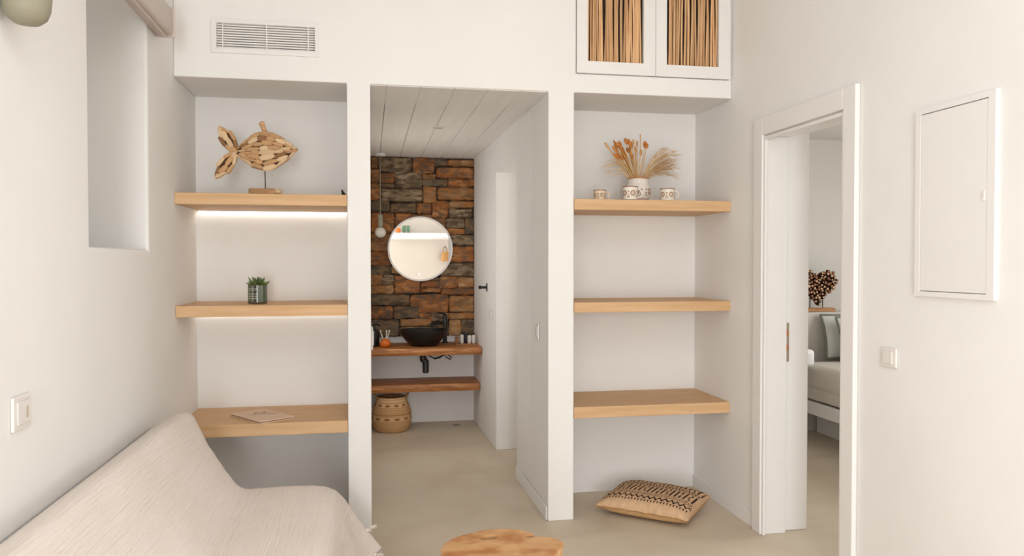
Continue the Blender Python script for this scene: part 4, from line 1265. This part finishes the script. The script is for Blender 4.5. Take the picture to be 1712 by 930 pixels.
def mug(x, y, r, h, phase, hang, label, tint):
    z0 = 1.7415
    t_ = thing('mug', (x, y, z0), label, 'mug', 'painted mugs on the upper right shelf')
    pf = [(r*0.86, 0.0), (r*0.93, 0.002)]+[(r*(0.94+0.06*abs(2*k/30-1)), 0.002+(h-0.004)*k/30) for k in range(1, 31)]+[(r, h), (r*0.94, h), (r*0.9, h*0.5), (r*0.8, 0.006), (0.0, 0.005)]
    W_ = tuple(CW[i]*tint[i] for i in range(3))+(1,)
    def pp(a, z, r_, j):
        if j > 31: return W_ if z < h*0.95 else lin((150, 100, 66))
        if z > h*0.93: return lin((150, 100, 66))
        return CB if floral(a, z, r, h*0.5, h, phase, 5) else W_
    painted('cup', pf, (x, y, z0), t_, 110, pp)
    d = Vector((math.cos(hang), math.sin(hang), 0))
    pts = []
    for k in range(9):
        a = -PI/2+PI*k/8
        pts.append(Vector((x, y, z0+h*0.5))+d*(r*0.93+h*0.36*math.cos(a))+Vector((0, 0, h*0.32*math.sin(a))))
    v, f = tube_data(pts, 0.0048, 8)
    mk('handle', v, f, M['attr_cer'], t_, True, [W_]*len(v))
mug(1.256, 4.15, 0.036, 0.056, 0.75, -0.15, 'smallest painted mug, standing apart left of the vase', (0.93, 0.82, 0.70))
mug(1.419, 4.115, 0.042, 0.076, 0.70, -0.2, 'white painted mug in front of the vase', (1.0, 1.0, 1.0))
mug(1.644, 4.135, 0.042, 0.070, 0.62, -0.1, 'white painted mug standing right of the vase', (1.0, 0.99, 0.97))

# ------------------------------------------------------------------ bedroom furniture
bd = thing('bed', (4.1, 4.9, 0), 'white low bed with cream duvet seen through the bedroom door', 'bed')
box('side_rail', 3.36, 3.40, 3.95, 5.83, 0.222, 0.318, M['paint'], bd, 0.004)
box('side_rail', 4.86, 4.90, 3.95, 5.83, 0.222, 0.318, M['paint'], bd, 0.004)
box('foot_rail', 3.40, 4.86, 3.95, 3.99, 0.222, 0.318, M['paint'], bd, 0.004)
box('plinth', 3.62, 4.70, 4.15, 5.82, 0.0, 0.221, M['paint'], bd, 0.004)
def rounded_pad(name, x0, x1, y0, y1, z0, z1, m, parent, seg=30, amp=0.006, r=0.05):
    bm = bmesh.new(); add_box(bm, x0, x1, y0, y1, z0, z1, r, 4)
    bmesh.ops.triangulate(bm, faces=bm.faces[:]); bmesh.ops.subdivide_edges(bm, edges=bm.edges[:], cuts=3, use_grid_fill=True)
    for vv in bm.verts:
        vv.co += Vector((1, 1, 0.6))*amp*noise.noise(vv.co*3.0)
    return bm_obj(name, bm, m, parent, True)
rounded_pad('mattress', 3.375, 4.885, 4.0, 5.80, 0.325, 0.47, M['linen'], bd, r=0.03)
rounded_pad('duvet', 3.366, 4.89, 3.99, 5.70, 0.40, 0.605, M['linen'], bd, r=0.05, amp=0.012)
def pillow_obj(name, ctr, w, h, th, lean, yaw_, m, trim, label):
    t_ = thing(name, ctr, label, 'pillow', 'bed pillows')
    n = 26; R_ = Matrix.Rotation(yaw_, 4, 'Z') @ Matrix.Rotation(lean, 4, 'X')
    v, f = [], []
    for sgn in (1, -1):
        for j in range(n+1):
            for i in range(n+1):
                s, t = 2*i/n-1, 2*j/n-1
                e = max(0, (1-abs(s)**2.4)*(1-abs(t)**2.4))**0.55
                p = R_ @ Vector((s*w/2*(1-0.05*(1-t*t)), -sgn*th/2*e, t*h/2*(1-0.05*(1-s*s))))
                v.append(p+Vector(ctr))
    w_ = n+1; o = w_*w_
    for j in range(n):
        for i in range(n):
            f.append((j*w_+i, j*w_+i+1, (j+1)*w_+i+1, (j+1)*w_+i)); f.append((o+j*w_+i, o+(j+1)*w_+i, o+(j+1)*w_+i+1, o+j*w_+i+1))
    mk('pillow_body', v, f, m, t_, True)
    ring = [v[i] for i in range(0, n+1)]+[v[j*w_+n] for j in range(1, n+1)]+[v[n*w_+i] for i in range(n-1, -1, -1)]+[v[j*w_] for j in range(n-1, -1, -1)]
    parts = tube_data(ring, 0.011, 6)
    mk('flange_trim', parts[0], parts[1], trim, t_, True)
pillow_obj('pillow', (3.97, 5.765, 0.792), 0.66, 0.36, 0.11, math.radians(-14), 0.0, M['pillowc'], M['sage'], 'pale grey pillow leaning on the headboard ledge behind the front pillow')
pillow_obj('pillow', (4.02, 5.615, 0.790), 0.66, 0.35, 0.13, math.radians(-20), 0.0, M['pillowc'], M['sage'], 'white pillow with grey edging leaning at the head of the bed')

ns = thing('nightstand', (3.1, 5.6, 0.60), 'white floating nightstand with rounded corners beside the bed', 'nightstand')
bm = bmesh.new(); add_box(bm, 2.92, 3.345, 5.40, 5.849, 0.598, 0.732, 0.03, 4); bm_obj('nightstand_body', bm, M['paint'], ns, True, 40)
box('drawer_front', 2.96, 3.305, 5.394, 5.3995, 0.622, 0.708, M['paint'], ns, 0.002)

def heart():
    cx, cy, z0 = 3.722, 5.96, 0.985
    t_ = thing('heart_sculpture', (cx, cy, z0), 'heart sculpture of small wood slices on a wooden base above the bed', 'sculpture')
    box('base', cx-0.19, cx+0.125, cy-0.04, cy+0.04, z0+0.0005, z0+0.030, M['basewood'], t_, 0.004)
    hx, hz = cx-0.035, 1.195     # heart centre
    for dx in (-0.052, 0.065):
        tube('rod', [(hx+dx, cy, z0+0.03), (hx+dx, cy, z0+0.08), (hx+dx, cy, 1.20)], 0.004, M['steel'], t_, 8)
    def inside(x, z):
        X = x/0.168; Z = (z+0.012)/0.152
        return (X*X+Z*Z-1)**3 - X*X*Z**3 < 0
    v = []
    N_ = 60
    pts = []
    for k in range(N_):
        t = 2*PI*k/N_
        pts.append((0.0108*16*math.sin(t)**3, 0.0100*(13*math.cos(t)-5*math.cos(2*t)-2*math.cos(3*t)-math.cos(4*t))+0.012))
    v = [(hx+a*0.94, y, hz+b2*0.94) for y in (cy-0.012, cy+0.012) for a, b2 in pts]
    f = [tuple(range(N_)), tuple(range(2*N_-1, N_-1, -1))]+[(k, N_+k, N_+(k+1) % N_, (k+1) % N_) for k in range(N_)]
    mk('heart_backing', v, f, M['bark'], t_)
    meshes = []
    for mm in ('sliceA', 'sliceB'):
        n = 9
        vv = [(math.cos(2*PI*k/n)*s, y, math.sin(2*PI*k/n)*s) for s, y in ((1, 0.5), (1, -0.5), (0.82, -0.5)) for k in range(n)]
        ff = [(k, (k+1) % n, n+(k+1) % n, n+k) for k in range(n)]+[(n+k, n+(k+1) % n, 2*n+(k+1) % n, 2*n+k) for k in range(n)]+[tuple(2*n+k for k in range(n)), tuple(range(n-1, -1, -1))]
        me = bpy.data.meshes.new('wood_slice'); me.from_pydata(vv, [], ff)
        me.materials.append(M['bark']); me.materials.append(M[mm])
        for i, p in enumerate(me.polygons): p.material_index = 1 if i >= 2*n and i < 2*n+1 else 0
        meshes.append(me)
    rnd = random.Random(9); got = []
    def inpoly(x, z):
        c = False; j = N_-1
        for i in range(N_):
            xi, zi = pts[i]; xj, zj = pts[j]
            if (zi > z) != (zj > z) and x < (xj-xi)*(z-zi)/(zj-zi)+xi: c = not c
            j = i
        return c
    for tries in range(9000):
        x, z = rnd.uniform(-0.19, 0.19), rnd.uniform(-0.19, 0.19)
        r = rnd.uniform(0.009, 0.0155)
        if not inpoly(x, z): continue
        if any(math.hypot(x-a, z-b2) < (r+q)*0.95 for a, b2, q in got): continue
        got.append((x, z, r))
    for x, z, r in got:
        o = bpy.data.objects.new('wood_slice', rnd.choice(meshes)); COL.objects.link(o); o.parent = t_
        o.location = Vector((hx+x, cy-0.022-rnd.uniform(0, 0.012), hz+z))-t_.location
        o.scale = (r, 0.035, r); o.rotation_euler = (rnd.uniform(-0.25, 0.25), 0, rnd.uniform(-0.25, 0.25))
heart()

# ------------------------------------------------------------------ behind the camera: what the mirror shows
NY = -4.199
ws = thing('wall_ledge', (1.3, NY+0.1, 1.94), 'white floating wall ledge seen in the round mirror', 'shelf')
box('ledge_board', 0.46, 1.985, NY, NY+0.25, 1.945, 2.05, M['paint'], ws, 0.004)
box('ledge_rail', 0.48, 1.96, NY, NY+0.012, 1.915, 1.9445, M['paint'], ws, 0.002)
LZ, LY = 2.0505, NY+0.14
oj = thing('orange_jar', (0.634, LY, LZ), 'orange jar on the wall ledge in the mirror', 'jar')
lathe('jar_body', [(0.035, 0), (0.055, 0.02), (0.058, 0.06), (0.04, 0.10), (0.03, 0.105), (0.03, 0.12)], (0.634, LY, LZ), M['orange'], oj, 28)
lathe('jar_lid', [(0.033, 0.0), (0.033, 0.015), (0.008, 0.02), (0.010, 0.035)], (0.634, LY, LZ+0.1205), M['plastic'], oj, 24, close_top=True)
for x, lab in ((0.768, 'green glass tumbler beside the orange jar in the mirror'), (0.858, 'green glass tumbler furthest from the orange jar in the mirror')):
    g = thing('green_tumbler', (x, LY, LZ), lab, 'glass', 'green tumblers on the wall ledge')
    lathe('tumbler', [(0.030, 0), (0.032, 0.003), (0.038, 0.165), (0.035, 0.165), (0.029, 0.008), (0, 0.008)], (x, LY, LZ), M['glassgreen'], g, 28)
sb = thing('straw_bag', (1.69, NY+0.12, 1.42), 'straw bag hanging on a hook, seen in the mirror', 'bag')
lathe('bag_body', [(0.06, 0), (0.095, 0.01), (0.10, 0.08), (0.085, 0.17), (0.06, 0.22), (0.055, 0.21), (0.08, 0.05), (0, 0.03)], (1.69, NY+0.115, 1.42), M['straw'], sb, 32)
tube('bag_handle', [(1.64, NY+0.11, 1.63), (1.66, NY+0.10, 1.72), (1.69, NY+0.09, 1.76), (1.72, NY+0.10, 1.72), (1.74, NY+0.11, 1.63)], 0.008, M['jute'], sb, 8)
tag(tube('bag_peg', [(1.69, NY, 1.742), (1.69, NY+0.07, 1.742), (1.69, NY+0.13, 1.752)], [0.010, 0.009, 0.011], M['black'], None, 10), 'black wall peg the straw bag hangs from', 'hook')

for o in bpy.data.objects:
    if '_world' in o: del o['_world']
